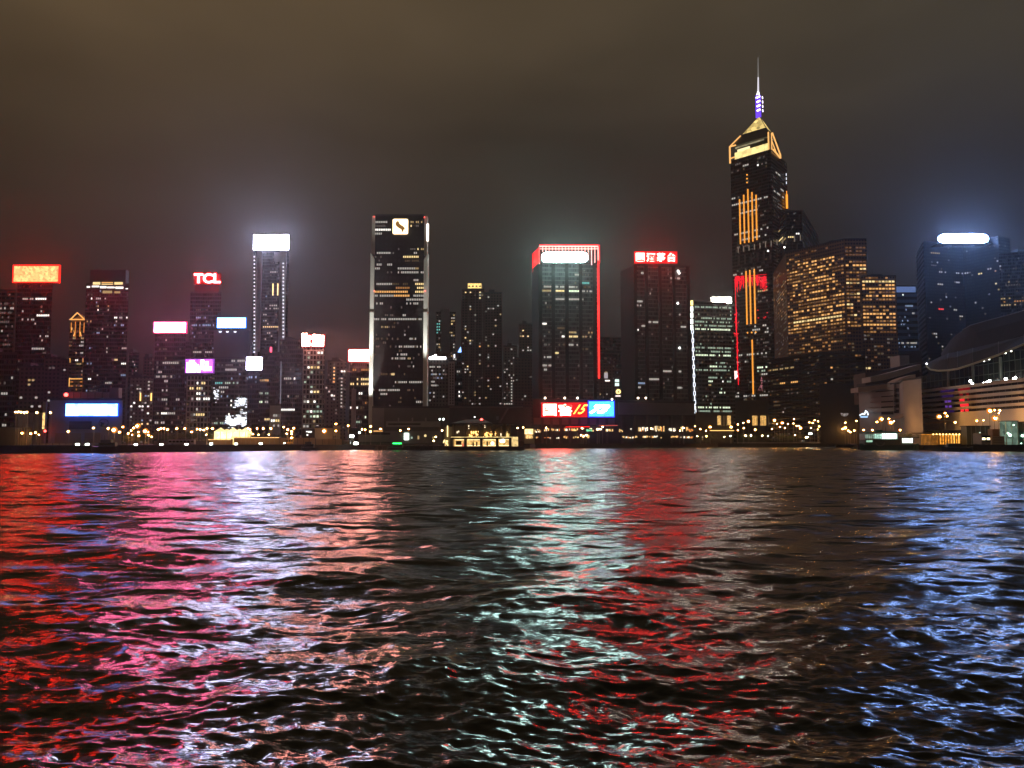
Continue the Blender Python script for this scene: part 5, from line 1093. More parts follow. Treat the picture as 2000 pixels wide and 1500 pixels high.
# ------------------------------------------------------------------ low buildings on the quay
t = Tower('sports_hall', 'long low grey hall with a pale parapet band below the black tower', 'building', [(727, 540), (878, 540)], 797, pbr('hall_grey', (.16, .155, .15), .85), 40, roofbits=False)
t.panel('end_block', 727.5, 797, 750, 842, pbr('end_block', (.26, .25, .26), .8), out=1.2)
t.panel('parapet_band', 755, 823, 860, 834, pbr('band_pale', (.34, .34, .32), .8), out=2.2, th=1.6)
t.panel('band_recess', 759, 827, 822, 830, DARKC, out=2.5, th=.3)
for x in (779, 806, 832): t.panel('band_post', x - 1.2, 816, x + 1.2, 824, pbr('band_pale', (.34, .34, .32), .8), out=2.2, th=1)
t.panel('lower_wall', 752, 842, 862, 866, pbr('lower_wall', (.24, .25, .24), .8), out=1.0)
t.panel('lit_doorway', 790, 846, 799, 859, em('door_light', (.85, 1, .88), 5, True), out=1.4)
for x0, x1, y0, y1, c in ((803, 806, 853, 857, 'g'), (816, 819, 851, 858, 'y'), (829, 833, 849, 853, 'Y'), (845, 848, 853, 857, 'y'), (730, 748, 841, 843, 'O')): t.panel('window', x0, y0, x1, y1, wmat(c), out=1.3)
t.done()
t = Tower('wide_roofed_hall', 'dark hall with a long flat roof and slanting buttress behind the lit pier', 'building', [(868, 600), (1038, 600)], 795, pbr('hall_dark', (.12, .10, .10), .85), 40, roofbits=False)
t.panel('roof_edge', 868, 794, 1022, 796, pbr('roof_edge_brown', (.22, .18, .17), .8), out=1.5, th=1.4)
a = hit(992, 797, *t.c[:2]); b = hit(970, 835, *t.c[:2]); MB().bar((a.x, 598, a.z), (b.x, 598, b.z), .8, 4).build('buttress', pbr('roof_edge_brown', (.22, .18, .17), .8), t.root)
t.panel('grey_box', 969, 813, 974, 820, pbr('mid_grey', (.22, .22, .23), .7), out=1); t.done()
t = Tower('lit_kiosk', 'bright yellow lit kiosk wall at the left end of the podium', 'building', [(1024, 572), (1044, 572)], 837, CREAM, 14, roofbits=False)
t.panel('lit_front', 1025, 838, 1041, 848, em('kiosk_light', (1, .70, .30), 2.4, True, (.9, .45, 1.4)), out=.5); t.panel('counter_light', 1027, 850, 1040, 856, SHOP[0], out=.5); t.done()
t = Tower('cream_block', 'cream windowless block lit orange by street lamps', 'building', [(615, 470), (650, 470)], 836, CREAM, 18, roofbits=False); t.done()
t = Tower('cream_block', 'smaller cream block with three little openings beside the windowless one', 'building', [(651, 474), (665, 474)], 831, CREAM, 18, roofbits=False)
for x in (648.8, 651.6, 654.3): t.panel('window', x, 851, x + 1.2, 855, DARKC, out=.2)
t.panel('door', 650, 857, 656, 861, DARKC, out=.2); t.done()
t = Tower('low_shed', 'pale low shed lit by floodlights right of the cream blocks', 'building', [(700, 500), (762, 500)], 849, pbr('shed_green', (.22, .24, .21), .8), 18, roofbits=False); t.done()
t = Tower('site_office', 'low dark site office between the flats and the cream blocks', 'building', [(590, 480), (616, 480)], 842, DARKC, 14, roofbits=False)
for x0, x1, y0, y1 in ((598, 603, 842, 844), (602, 609, 842, 845), (599, 602, 848, 851)): t.panel('window', x0, y0, x1, y1, wmat('W'), out=.3)
t.done()
r_ = root('marquee', (P(450, 850, 500).x, 500, GZ), 'glowing yellow white marquee with a peaked roof on the promenade', 'marquee')
a = P(418, 853, 500); b = P(480, 840, 500); MQ = em('marquee_light', (1, .72, .28), 3.0, True, (.25, .6, 1.5))
MB().box(a.x, b.x, 500, 512, GZ, P(450, 843, 500).z).build('side_wall', MQ, r_)
n_ = 5; m = MB(); ze = P(450, 843, 500).z
for i in range(n_):
    x0 = a.x + (b.x - a.x) * i / n_; x1 = a.x + (b.x - a.x) * (i + 1) / n_; zt = ze + (2.6 if i % 2 == 0 else 1.7)
    m.add([(x0, 500, ze), (x1, 500, ze), (x1, 512, ze), (x0, 512, ze), ((x0 + x1) / 2, 506, zt)], [(0, 1, 4), (1, 2, 4), (2, 3, 4), (3, 0, 4)])
m.build('roof', em('marquee_roof', (1, .76, .34), 1.8, False, (.5, .5, 1.4)), r_)
m = MB()
for i in range(n_ + 1): x = a.x + (b.x - a.x) * i / n_; m.bar((x, 499.8, GZ), (x, 499.8, ze), .14)
m.build('pole', STEEL, r_)
# covered walkway and hoardings
def walkway(label, x0, x1, y0, y1, Y, lit):
    a = P(x0, y0, Y); b = P(x1, y1, Y); r = root('covered_walkway', ((a.x + b.x) / 2, Y, GZ), label, 'walkway')
    MB().box(a.x, b.x, Y, Y + 4, a.z - .35, a.z).build('roof', pbr('walk_roof', (.35, .33, .32), .6), r)
    n = max(3, int((b.x - a.x) / 2.6)); m = MB()
    for i in range(n + 1): x = a.x + (b.x - a.x) * i / n; m.bar((x, Y + .2, GZ), (x, Y + .2, a.z - .3), .12)
    m.build('post', pbr('walk_post', (.4, .36, .32), .6), r)
    MB().box(a.x, b.x, Y + 3.7, Y + 3.9, GZ, a.z - .4).build('back_wall', pbr('walk_back', (.38, .27, .17), .8), r)
    if lit: MB().box(a.x + .4, b.x - .4, Y + 1.6, Y + 1.9, a.z - .55, a.z - .42).build('light_strip', em('walk_light', (1, .55, .2), lit, True), r)
walkway('long covered walkway with many thin posts right of the marquee', 452, 545, 853, 860, 455, 5)
walkway('short covered walkway left of the marquee', 403, 450, 857, 863, 450, 1.5)
def hoarding(label, x0, x1, y0, Y, mat):
    a = P(x0, y0, Y); b = P(x1, y0, Y); r = root('hoarding', ((a.x + b.x) / 2, Y, GZ), label, 'fence')
    MB().box(a.x, b.x, Y, Y + .15, GZ + .1, a.z).build('panel', mat, r); m = MB(); n = max(2, int((b.x - a.x) / 3))
    for i in range(n + 1): x = a.x + (b.x - a.x) * i / n; m.box(x - .08, x + .08, Y - .12, Y, GZ, a.z + .15)
    m.build('post', STEEL, r)
HO = pbr('hoarding_tan', (.42, .31, .20), .8)
hoarding('tan hoarding in front of the depot at the far left', 64, 142, 866, 408, pbr('hoarding_pale', (.5, .40, .28), .8))
hoarding('orange lit hoarding between the covered walkway and the cream blocks', 547, 616, 855, 452, HO)
hoarding('orange lit hoarding below the cream blocks', 617, 668, 858, 452, HO)
hoarding('tan hoarding behind the row of floodlights left of the marquee', 300, 402, 861, 432, pbr('hoarding_dim', (.16, .14, .12), .85))
hoarding('dark green hoarding in front of the pale low shed', 668, 765, 863, 480, pbr('hoarding_green', (.06, .09, .07), .85))
m = MB()

# ------------------------------------------------------------------ street lamps
ORD = 'first second third fourth fifth sixth seventh eighth ninth tenth eleventh twelfth thirteenth fourteenth fifteenth sixteenth seventeenth eighteenth nineteenth twentieth'.split()
LO = em('sodium_light', (1, .44, .11), 200, True); LY = em('warm_light', (1, .66, .28), 150, True); LB = em('sodium_bright', (1, .48, .13), 200, True); LW = em('cold_light', (.88, 1, .92), 46, True); LR = em('red_light', (1, .06, .04), 16, True)
POLE = pbr('lamp_pole', (.25, .22, .18), .6)
LM = {}
def lamp_mesh(kind):
    """arm, lantern and glowing bowl meshes shared by all lamps of a kind"""
    if kind in LM: return LM[kind]
    mt, r = {'o': (LO, .56), 'y': (LY, .52), 'b': (LB, 1.05), 'w': (LW, .55), 's': (LO, .4)}[kind]
    def me(m_, name, mat_): o = m_.build(name, mat_); d_ = o.data; bpy.data.objects.remove(o); return d_
    HALO = em('halo_glow_' + kind, {'w': (.5, .7, .6), 'y': (1, .5, .14)}.get(kind, (1, .32, .04)), .95)  # glowing disc added behind the bulb for its halo
    LM[kind] = (me(MB().bar((0, 0, -1), (0, 0, 0), .11, 6, .08), 'pole', POLE), me(MB().bar((0, .9, .1), (0, 0, .45), .07).box(-.3, .3, -.35, .35, .25, .45), 'lantern', STEEL), me(MB().ball((0, 0, 0), r * .62, 8, 5, .75), 'bulb', mt), me(MB().bar((0, r * .7, .05), (0, r * .85, .05), r * 1.5, 12), 'halo_disc', HALO))
    return LM[kind]
def street_lamp(px, py, Y, kind, label, grp, foot=GZ):
    q = P(px, py, Y); r = root('street_lamp', (q.x, Y, foot), label, 'street lamp', grp); h = q.z - foot
    pm, lm, bm, rm = lamp_mesh(kind)
    o = bpy.data.objects.new('pole', pm); COL.objects.link(o); o.parent = r; o.location = (0, .9, h + .1); o.scale = (1, 1, h)
    o = bpy.data.objects.new('lantern', lm); COL.objects.link(o); o.parent = r; o.location = (0, 0, h)
    k_ = bpy.data.objects.new('bulb', bm); COL.objects.link(k_); k_.parent = o
    k_ = bpy.data.objects.new('halo_disc', rm); COL.objects.link(k_); k_.parent = o
CL = [
 ('on the far left quay', 397, '30,805,y 36,804.5,y 41,805,y 47,806,y 52,805,y 72,806,y 98,806,y 43,846,o 60,847,o 69,845,o 76,849,s'),
 ('around the blue screened depot', 399, '133,843,o 182,836,y 211,837,o 222,840,b 233,844,o 240,834,o'),
 ('among the orange lit trees', 447, '250,847,o 256,841,o 258,849,s 268,832,b 270,844,o 271,851,o 283,842,b 289,844,o 290,850,o 296,853,s 261,836,o'),
 ('before the marquee', 440, '309,839,o 314,837,o 320,837,o 327,839,o 345,837,o 361,837,o 374,843.5,o 385,838,o 391,839,y 398,840,y 403,849,s 404,837,o 415,837,o'),
 ('right of the marquee', 445, '484,837,o 488,839,o 494,848,s 502,837,o 505,849,s 514,837,o 525,849,s 529,837,o 554,834,s 560,847,s 562,839,o 569.5,843,o 573.5,836.5,o 569.5,848,s 569.5,855,o'),
 ('right of the cream blocks', 466, '633,842,b 656,828,o 656,841.5,o 680,831.5,o 707,838.5,y 713,839.5,o 702,845,w 724,833,o 723.5,843,o 743,838,o'),
 ('before the long grey hall', 510, '782,841,o 798,838,o 863,841,y 859,819,w 866,819,w 851,853,y 847,861,y'),
 ('between pier and podium', 545, '1011,836,y 1022,835,o'),
 ('before the twin tower podium', 600, '1067,835.5,y 1137,836.5,y 1167,839,y 1171,838,y 1177,833.5,y 1135,850,y 1140,851.5,y 1145,850,y 1272,837,o 1328,841,s 1335,836,y'),
 ('before the green lit tower', 675, '1329,832,s 1347,829,o 1357,833,o 1368,838,o 1387,834,b 1379,841.5,s 1428,834,b 1441,829,o 1441,840.5,o'),
 ('under the spired tower', 690, '1452,826,o 1453,836,o 1462,823,b 1475,839,o 1475,841,s'),
 ('right of the spired tower', 700, '1508,838,o 1513,821,b 1518,828,o 1528,826,b 1523,834,o 1533,836,o 1539,828,o 1551,819,o 1550,827,o 1556,832,o 1561,831.5,s 1564,836,b'),
 ('above the star bright floodlights', 700, '1581,825,o 1587,826,o 1591,821,o 1598,823,o 1584,836,s 1600,833,o 1597,839,s 1623,832,o 1634,832,o'),
 ('right of the dark hotel', 640, '1645,823.5,o 1651,825.5,o 1651,835.5,b 1646,838,o 1657,841,o 1661,844,o 1669,841,o 1673,822,o'),
 ('behind the moored ferry', 488, '1687,840,o 1704,840,o 1713,824.5,o 1722,818.5,b 1736,818,o 1740,825,b 1746,823,s 1758,840,o'),
 ('before the exhibition hall', 455, '1775,816.5,b 1790,817,o 1835,814,b 1846,807,o 1850,813,o 1866,825,o 1908,822,o 1921,821,s 1934,802.5,b 1943,801,o 1953,802,o 1951,807,s 1944,817,b'),
]
for where, Y, spec in CL:
    it = sorted([x.split(',') for x in spec.split()], key=lambda q: float(q[0]))
    rk = random.Random(len(spec))
    for i, (px, py, k) in enumerate(it):
        px, py = float(px), float(py); YY = Y + rk.uniform(-5, 4)
        if 'exhibition' in where: YY = hit(px, 850, *HALL).y - 22 - rk.random() * 5
        col_ = {'o': 'orange', 'y': 'warm white', 'b': 'extra bright orange', 'w': 'cold white', 's': 'small orange'}[k]
        street_lamp(px, py, YY, k, '%s street lamp, %s from the left %s' % (col_, ORD[i], where), 'street lamps along the waterfront')

# white floodlights low on the quay
def flood(px, py, Y, s, label, mt=LW, grp=None):
    q = P(px, py, Y); r = root('floodlight', (q.x, Y, GZ), label, 'floodlight', grp)
    MB().bar((q.x, Y + .6, GZ), (q.x, Y + .6, q.z), .09).build('post', POLE, r)
    MB().box(q.x - s, q.x + s, Y + .25, Y + .6, q.z - s * .6, q.z + s * .6).build('housing', STEEL, r)
    MB().box(q.x - s * .85, q.x + s * .85, Y, Y + .24, q.z - s * .45, q.z + s * .45).build('lens', mt, r)
FW = em('quay_flood', (.92, 1, .86), 30, True)
WX = [(151, 868), (170, 868), (222, 868), (265, 869), (315, 868.5), (364, 868), (412, 867), (461, 867), (509, 866.5), (555, 865.5), (587, 866), (628, 866)]
for i, (px, py) in enumerate(WX):
    flood(px, py, shoreY(px) + 5, .8 if i not in (9, 11) else .4, '%s white floodlight from the left in the row along the left quay' % ORD[i], FW, 'floodlights along the left quay')
flood(687, 852, 478, 1.3, 'upper of two greenish white floodlights before the pale low shed', LW)
flood(695, 866, 474, 1.3, 'lower of two greenish white floodlights before the pale low shed', LW)
flood(1583, 847, 695, 1.2, 'left one of two star bright white floodlights before the dark hotel', LW)
flood(1612, 847, 695, 1.3, 'right one of two star bright white floodlights before the dark hotel', LW)
flood(1576, 854, 694, .9, 'low yellowish floodlight under the two star bright ones', LY)
flood(1427, 851.5, 692, .5, 'small white lamp low on the quay before the green lit office tower', LW)
street_lamp(893, 801, 500, 's', 'spare lamp', 'x') if False else None

# ------------------------------------------------------------------ trees
BARK = pbr('bark', (.08, .06, .045), .95); LEAFS = [pbr('leaf_' + n_, c_, .8, noise=.4, nscale=1.5) for n_, c_ in (('dark', (.04, .07, .025)), ('mid', (.07, .10, .03)), ('olive', (.10, .10, .035)))]
def tree(px, base_Y, h, wd, seed, label, foot=GZ):
    rn = random.Random(seed); x = (px - 1000) / F * base_Y / CP_; r = root('tree', (x, base_Y, foot), label, 'tree', 'trees along the waterfront')
    m = MB(); m.bar((x, base_Y, foot), (x + rn.uniform(-.2, .2), base_Y, foot + h * .55), h * .03 + .06, 7, h * .02)
    tips = []
    for i in range(6):
        a = rn.uniform(0, 6.28); e = Vector((x + math.cos(a) * wd * .38, base_Y + math.sin(a) * wd * .38, foot + h * rn.uniform(.55, .88))); m.bar((x, base_Y, foot + h * rn.uniform(.3, .5)), e, h * .016 + .03, 5, .03); tips.append(e)
    m.build('trunk', BARK, r)
    vs = []; fs = []
    cl_ = [(Vector((x + rn.gauss(0, wd * .22), base_Y + rn.gauss(0, wd * .22), foot + h * (.62 + rn.gauss(0, .15)))), wd * rn.uniform(.12, .24)) for _ in range(16)] + [(e, wd * .16) for e in tips]
    for c_, rad_ in cl_:
        for _ in range(46):
            p = c_ + Vector((rn.gauss(0, 1), rn.gauss(0, 1), rn.gauss(0, .75))) * rad_ * .62
            if p.z < foot + h * .2: continue
            u = Vector((rn.gauss(0, 1), rn.gauss(0, 1), rn.gauss(0, 1))).normalized(); v = u.orthogonal().normalized(); s = rn.uniform(.16, .34); n = len(vs)
            vs += [p + u * s, p + v * s * .6, p - u * s, p - v * s * .6]; fs.append((n, n + 1, n + 2, n + 3))
    mesh_obj('crown', vs, fs, LEAFS[seed % 3], r)
TR = [
 ('in the orange lit group', [(252, 452, 6.5, 6), (262, 455, 7.5, 7), (273, 452, 8, 7), (284, 456, 7.5, 7), (295, 452, 6.5, 6)]),
 ('standing dark before the marquee', [(312, 497, 8, 8), (330, 500, 7, 7), (352, 498, 8.5, 9), (372, 500, 7.5, 8), (392, 498, 8, 9), (408, 500, 7, 7)]),
 ('right of the marquee', [(487, 508, 8, 8), (503, 506, 7, 7), (520, 508, 8, 8), (541, 506, 6.5, 7), (558, 508, 8, 7)]),
 ('before the green lit office tower', [(1330, 668, 8, 9), (1350, 686, 9, 9), (1370, 690, 8, 9), (1388, 688, 9, 9)]),
 ('under the spired tower', [(1448, 706, 9, 10), (1466, 704, 8, 9), (1492, 706, 10, 10)]),
 ('left of the star bright floodlights', [(1522, 710, 9, 10), (1540, 708, 8, 9), (1560, 708, 9, 11)]),
 ('beside the dark hotel', [(1604, 712, 8, 9), (1626, 708, 9, 10), (1644, 655, 7, 8), (1660, 652, 8, 8)]),
 ('before the exhibition hall', [(1770, 487, 8, 9), (1800, 485, 7, 8), (1822, 482, 9, 10), (1836, 478, 8, 9), (1850, 474, 7, 8)]),
]
k = 0
for where, ts in TR:
    for i, (px, Y, h, wd) in enumerate(ts):
        k += 1; tree(px, Y, h, wd, k, 'bushy tree, %s from the left %s' % (ORD[i], where))

# ------------------------------------------------------------------ the lit ferry pier
YP = 446
r_ = root('ferry_pier', (P(950, 878, YP).x, YP + 10, 0), 'two storey ferry pier with warm yellow lit bays standing in the water', 'pier')
def X(px, Y=YP): return P(px, 850, Y).x
def Zr(py, Y=YP): return P(950, py, Y).z
PD_ = pbr('pier_dark', (.05, .045, .04), .8); PW_ = pbr('pier_wall', (.34, .30, .22), .8); PI = em('pier_light', (1, .58, .18), 1.0, True, (.8, .35, 1.7))
MB().box(X(876), X(1024), YP - 1, YP + 30, -1, Zr(872)).build('deck', PD_, r_)
m = MB()
for px in range(878, 1024, 8): m.bar((X(px), YP - .6, -3), (X(px), YP - .6, Zr(873)), .45)
m.build('pile', PD_, r_)
MB().box(X(884), X(998), YP + 12, YP + 26, Zr(872), Zr(852)).build('inner_wall', PI, r_)
for px in (882, 909, 940, 971, 996.5): MB().box(X(px) - .75, X(px) + .75, YP, YP + 1.4, Zr(872), Zr(853)).build('column', pbr('pier_column', (.20, .17, .12), .8), r_)
MB().box(X(881), X(999), YP - .4, YP + 27, Zr(857.5), Zr(854)).build('upper_deck', PD_, r_)
m = MB(); m.box(X(881), X(999), YP - .6, YP - .42, Zr(854.2), Zr(853.4)); m.build('edge_light', em('edge_warm', (1, .72, .28), 1.6, False, (.8, .3, 1.7)), r_)
m = MB(); m.box(X(881), X(999), YP - .3, YP - .1, Zr(851.2), Zr(850.8))
for px in np.arange(881, 999, 2.3): m.box(X(px) - .06, X(px) + .06, YP - .3, YP - .1, Zr(853.5), Zr(851))
m.build('railing', STEEL, r_)
MB().box(X(884), X(998), YP + 10, YP + 24, Zr(854), Zr(831)).build('upper_wall', pbr('pier_upper', (.22, .17, .10), .8), r_)
for px, w_ in ((884, 2.5), (908, 5), (937, 4.5), (964, 5), (985, 7), (996, 3)): MB().box(X(px) - w_ * .14, X(px) + w_ * .14, YP + 1, YP + 3.5, Zr(854), Zr(829)).build('upper_column', pbr('upper_column', (.36, .29, .17), .8), r_)
# arched braces under the roof
m = MB()
for x0, x1 in ((908, 937), (937, 964), (964, 985)):
    for k_ in range(12):
        f0_, f1_ = k_ / 12, (k_ + 1) / 12
        z_ = lambda f: Zr(842) + (Zr(831) - Zr(842)) * math.sin(math.pi * f)
        m.bar((X(x0) + (X(x1) - X(x0)) * f0_, YP + 2, z_(f0_)), (X(x0) + (X(x1) - X(x0)) * f1_, YP + 2, z_(f1_)), .28, 5)
    m.bar((X(x0), YP + 2, Zr(832)), (X(x1), YP + 2, Zr(843)), .18, 4).bar((X(x0), YP + 2, Zr(843)), (X(x1), YP + 2, Zr(832)), .18, 4)
m.build('brace', pbr('brace_tan', (.24, .20, .13), .7), r_)
MB().box(X(878), X(1004), YP - 1.5, YP + 28, Zr(829), Zr(826.5)).build('roof', pbr('pier_roof', (.10, .09, .08), .85), r_)
m = MB(); a_, b_ = X(880), X(962); m.add([(a_, YP, Zr(826.5)), (b_, YP, Zr(826.5)), (b_ - 5, YP + 14, Zr(818)), (a_ + 8, YP + 14, Zr(818)), (b_, YP + 27, Zr(826.5)), (a_, YP + 27, Zr(826.5))], [(0, 1, 2, 3), (3, 2, 4, 5), (0, 3, 5), (1, 4, 2)]); m.build('pitched_roof', pbr('pier_roof', (.10, .09, .08), .85), r_)
rn = random.Random(4); m = MB()
for i in range(60):
    px = rn.choice((rn.uniform(915, 934), rn.uniform(946, 968))); py = rn.uniform(842, 852.5); m.ball((X(px), YP + 9.4, Zr(py)), rn.uniform(.16, .42), 6, 4)
m.build('hanging_lamp', em('cafe_lamp', (1, .52, .14), 4, True), r_)
m = MB()
for px, y0, y1 in ((914, 830, 837), (946, 830, 836), (978, 846, 852), (891, 842, 846), (894, 841, 844)): m.bar((X(px), YP + 8, Zr(y1)), (X(px), YP + 8, Zr(y0)), .22)
m.build('tube_lamp', em('tube_warm', (1, .8, .5), 2.5), r_)
m = MB()
for i in range(26):
    px = rn.uniform(986, 997); m.bar((X(px), YP + 7, Zr(854)), (X(px), YP + 7, Zr(rn.uniform(842, 850))), .10)
for i in range(50):
    px = rn.uniform(905, 998); m.ball((X(px), YP + 7, Zr(853)), rn.uniform(.1, .3), 6, 4)
m.build('deck_light', em('deck_glow', (1, .66, .22), 2.0), r_)
m = MB(); 
for x0, x1, y0, y1 in ((886, 906, 859, 871), (911, 938, 859, 871), (943, 969, 859, 871), (974, 994, 858, 871)): m.box(X(x0) + .1, X(x1) - .1, YP + 11.6, YP + 11.9, Zr(y1), Zr(y1 - 1.2)); m.box(X(x0) + .1, X(x1) - .1, YP + 11.6, YP + 11.9, Zr(y0 + .4), Zr(y0 - .6))
m.build('bay_trim_light', em('bay_trim', (1, .78, .4), 2.2), r_)
m = MB()
for px, py, s in ((961, 866, .9), (982, 861, 1.1), (978, 862, .7)): m.ball((X(px), YP + 10, Zr(py)), s, 8, 5)
m.build('bay_lamp', em('bay_lamp', (1, .86, .55), 7, True), r_)
m = MB(); m.box(X(900), X(905), YP + 10.5, YP + 11.4, Zr(872), Zr(866)); m.build('red_locker', em('locker_red', (1, .22, .12), .8), r_)
m = MB(); m.box(X(888), X(899), YP + 10.5, YP + 11.5, Zr(869), Zr(861)).box(X(928), X(931), YP + 10.5, YP + 11.4, Zr(871), Zr(863)).box(X(949), X(952), YP + 10.5, YP + 11.4, Zr(871), Zr(862)).box(X(921), X(924), YP + 10.5, YP + 11.4, Zr(871), Zr(864)); m.build('partition', pbr('partition_brown', (.12, .08, .04), .8), r_)
# small annexes left and right of the pier
MB().box(X(998.5), X(1012), YP + 8, YP + 20, Zr(872), Zr(853)).build('annexe', em('annexe_light', (1, .70, .28), .8, False, (.7, .25, 1.6)), r_)
MB().box(X(1013), X(1023), YP + 8, YP + 18, Zr(872), Zr(862)).build('annexe', PD_, r_)
MB().box(X(866), X(881), YP + 6, YP + 20, Zr(872), Zr(833)).build('stair_block', PW_, r_)
m = MB(); m.bar((X(872.5), YP + 5.5, Zr(853)), (X(872.5), YP + 5.5, Zr(831)), .28).ball((X(866), YP + 5, Zr(862)), .5).ball((X(880), YP + 5, Zr(858)), .5)
for i in range(22): m.ball((X(rn.uniform(864, 874)), YP + 5.5, Zr(rn.uniform(858, 870))), rn.uniform(.12, .4), 6, 4)
m.build('stair_light', em('edge_warm2', (1, .72, .3), 2.4), r_)
beacon('red lamp on the roof ridge of the lit ferry pier', 940.5, 819.5, YP + 12, .7, foot=827)
beacon('small white lamp above the roof of the lit ferry pier', 927, 814.5, YP + 14, .3, mat=em('lamp_white_bright', (1, .97, .92), 8), foot=820)
# low landing stage from the quay to the pier, at its left
r_ = root('landing_stage', (P(810, 876, 470).x, 470, 0), 'low dark landing stage along the quay left of the lit ferry pier', 'landing stage')
MB().box(P(735, 876, 475).x, P(880, 876, 475).x, 470, 492, -1, 2.4).build('deck', PD_, r_)
m = MB()
for px in range(738, 880, 9): x = P(px, 876, 470).x; m.bar((x, 469.8, -2), (x, 469.8, 3.1), .3)
m.build('pile', PD_, r_)

# ------------------------------------------------------------------ boats
def hull(name_parts, r, x0, x1, Y, wid, zdeck, rake, mat, z0=-.6):
    n = 14; vs = []; fs = []
    for k_ in range(n + 1):
        f = k_ / n; x = x0 + (x1 - x0) * f; ww_ = wid / 2 * min(1, (math.sin(math.pi * min(f, .5 if False else f)) * 1.8) ** .6 if 0 < f < 1 else .05); ww_ = max(ww_, .15)
        zd = zdeck + rake * (2 * f - 1) ** 4
        vs += [(x, Y - ww_ * .7, z0), (x, Y - ww_, zd), (x, Y + ww_, zd), (x, Y + ww_ * .7, z0)]
    for k_ in range(n):
        for e in range(3): fs.append((k_ * 4 + e, (k_ + 1) * 4 + e, (k_ + 1) * 4 + e + 1, k_ * 4 + e + 1))
    return MB().add(vs, fs).build(name_parts, mat, r)
YF = 466
r_ = root('ferry', (P(1735, 876, YF).x, YF, 0), 'double deck ferry with pale teal white lit saloons moored before the terraced block', 'ferry')
XF = lambda px: P(px, 860, YF).x; ZF = lambda py: P(1735, py, YF).z
GW = pbr('ferry_green', (.03, .10, .08), .6); WH = pbr('ferry_white', (.6, .62, .6), .6)
hull('hull', r_, XF(1679), XF(1794), YF, 9, ZF(869), .9, GW)
MB().box(XF(1684), XF(1751), YF - 3.8, YF + 3.8, ZF(869), ZF(859.5)).build('main_deck_house', pbr('ferry_house', (.10, .14, .12), .6), r_)
m = MB(); m.box(XF(1686), XF(1698), YF - 4.0, YF - 3.82, ZF(863.5), ZF(859.8)); m.build('main_window', em('saloon_dim', (.55, 1, .70), .7, False, (1.5, .5, 1.4)), r_)
m = MB(); m.box(XF(1684), XF(1747), YF - 3.6, YF + 3.6, ZF(858.5), ZF(846.5)); m.build('upper_saloon', WH, r_)
m = MB(); m.box(XF(1717), XF(1746), YF - 3.85, YF - 3.62, ZF(857), ZF(846.8)); m.build('saloon_light', em('saloon_bright', (.72, 1, .86), 3.2, True, (1.2, .55, 1.3)), r_)
m = MB(); m.box(XF(1702), XF(1716.5), YF - 3.85, YF - 3.62, ZF(856.5), ZF(847.5)); m.build('saloon_light', em('saloon_mid', (.60, 1, .82), 1.0, False, (1.5, .5, 1.3)), r_)
m = MB(); m.box(XF(1685), XF(1701.5), YF - 3.85, YF - 3.62, ZF(856), ZF(848.5)); m.build('saloon_light', em('saloon_low', (.62, .85, .68), .45, False, (1.5, .4, 1.4)), r_)
m = MB()
for px in np.arange(1686, 1748, 4.2): m.box(XF(px) - .09, XF(px) + .09, YF - 4.05, YF - 3.87, ZF(858.5), ZF(846.5))
m.box(XF(1684), XF(1748), YF - 4.1, YF - 3.9, ZF(859.6), ZF(858.2)); m.build('stanchion', pbr('ferry_trim', (.1, .2, .17), .6), r_)
m = MB()
for k_ in range(10):
    f0_, f1_ = k_ / 10, (k_ + 1) / 10; z_ = lambda f: ZF(845.5) + 1.35 * math.sin(math.pi * (f * .7 + .15)) - .5
    x0_ = XF(1685) + (XF(1754) - XF(1685)) * f0_; x1_ = XF(1685) + (XF(1754) - XF(1685)) * f1_
    m.add([(x0_, YF - 4.2, z_(f0_)), (x1_, YF - 4.2, z_(f1_)), (x1_, YF + 4.2, z_(f1_)), (x0_, YF + 4.2, z_(f0_)), (x0_, YF - 4.2, z_(f0_) - .35), (x1_, YF - 4.2, z_(f1_) - .35), (x1_, YF + 4.2, z_(f1_) - .35), (x0_, YF + 4.2, z_(f0_) - .35)], [(0, 1, 2, 3), (4, 7, 6, 5), (0, 4, 5, 1), (2, 6, 7, 3)])
m.build('roof', pbr('ferry_roof_teal', (.02, .30, .22), .5), r_)
MB().box(XF(1712), XF(1722), YF - 1.5, YF + 1.5, ZF(845), ZF(840)).build('wheelhouse', pbr('ferry_green', (.03, .10, .08), .6), r_)
m = MB(); m.bar((XF(1730), YF, ZF(845)), (XF(1730), YF, ZF(834)), .12); m.build('mast', STEEL, r_)
m = MB(); m.box(XF(1757), XF(1777), YF - 3.2, YF - 2.9, ZF(865), ZF(856)); m.build('aft_light', em('aft_white', (.92, 1, .84), 2.6, True, (1.6, .2, 1.8)), r_)
m = MB()
for px in (1756, 1760, 1764, 1768, 1772, 1778): m.box(XF(px) - .12, XF(px) + .12, YF - 3.5, YF - 3.25, ZF(868), ZF(855))
m.box(XF(1754), XF(1790), YF - 3.6, YF + 3.6, ZF(855), ZF(853.8)); m.build('aft_canopy', STEEL, r_)
MB().box(XF(1757), XF(1779), YF - 2.8, YF + 3, ZF(868), ZF(856)).build('aft_house', pbr('ferry_house', (.10, .14, .12), .6), r_)
m = MB()
for k_ in range(18):
    a0, a1 = math.pi * k_ / 18, math.pi * (k_ + 1) / 18; cx_ = XF(1712); m.bar((cx_ - 2.4 * math.cos(a0), YF - 4.45, ZF(864) - 1.9 * math.sin(a0)), (cx_ - 2.4 * math.cos(a1), YF - 4.45, ZF(864) - 1.9 * math.sin(a1)), .14, 4)
m.build('fender', pbr('fender_grey', (.35, .35, .33), .7), r_)

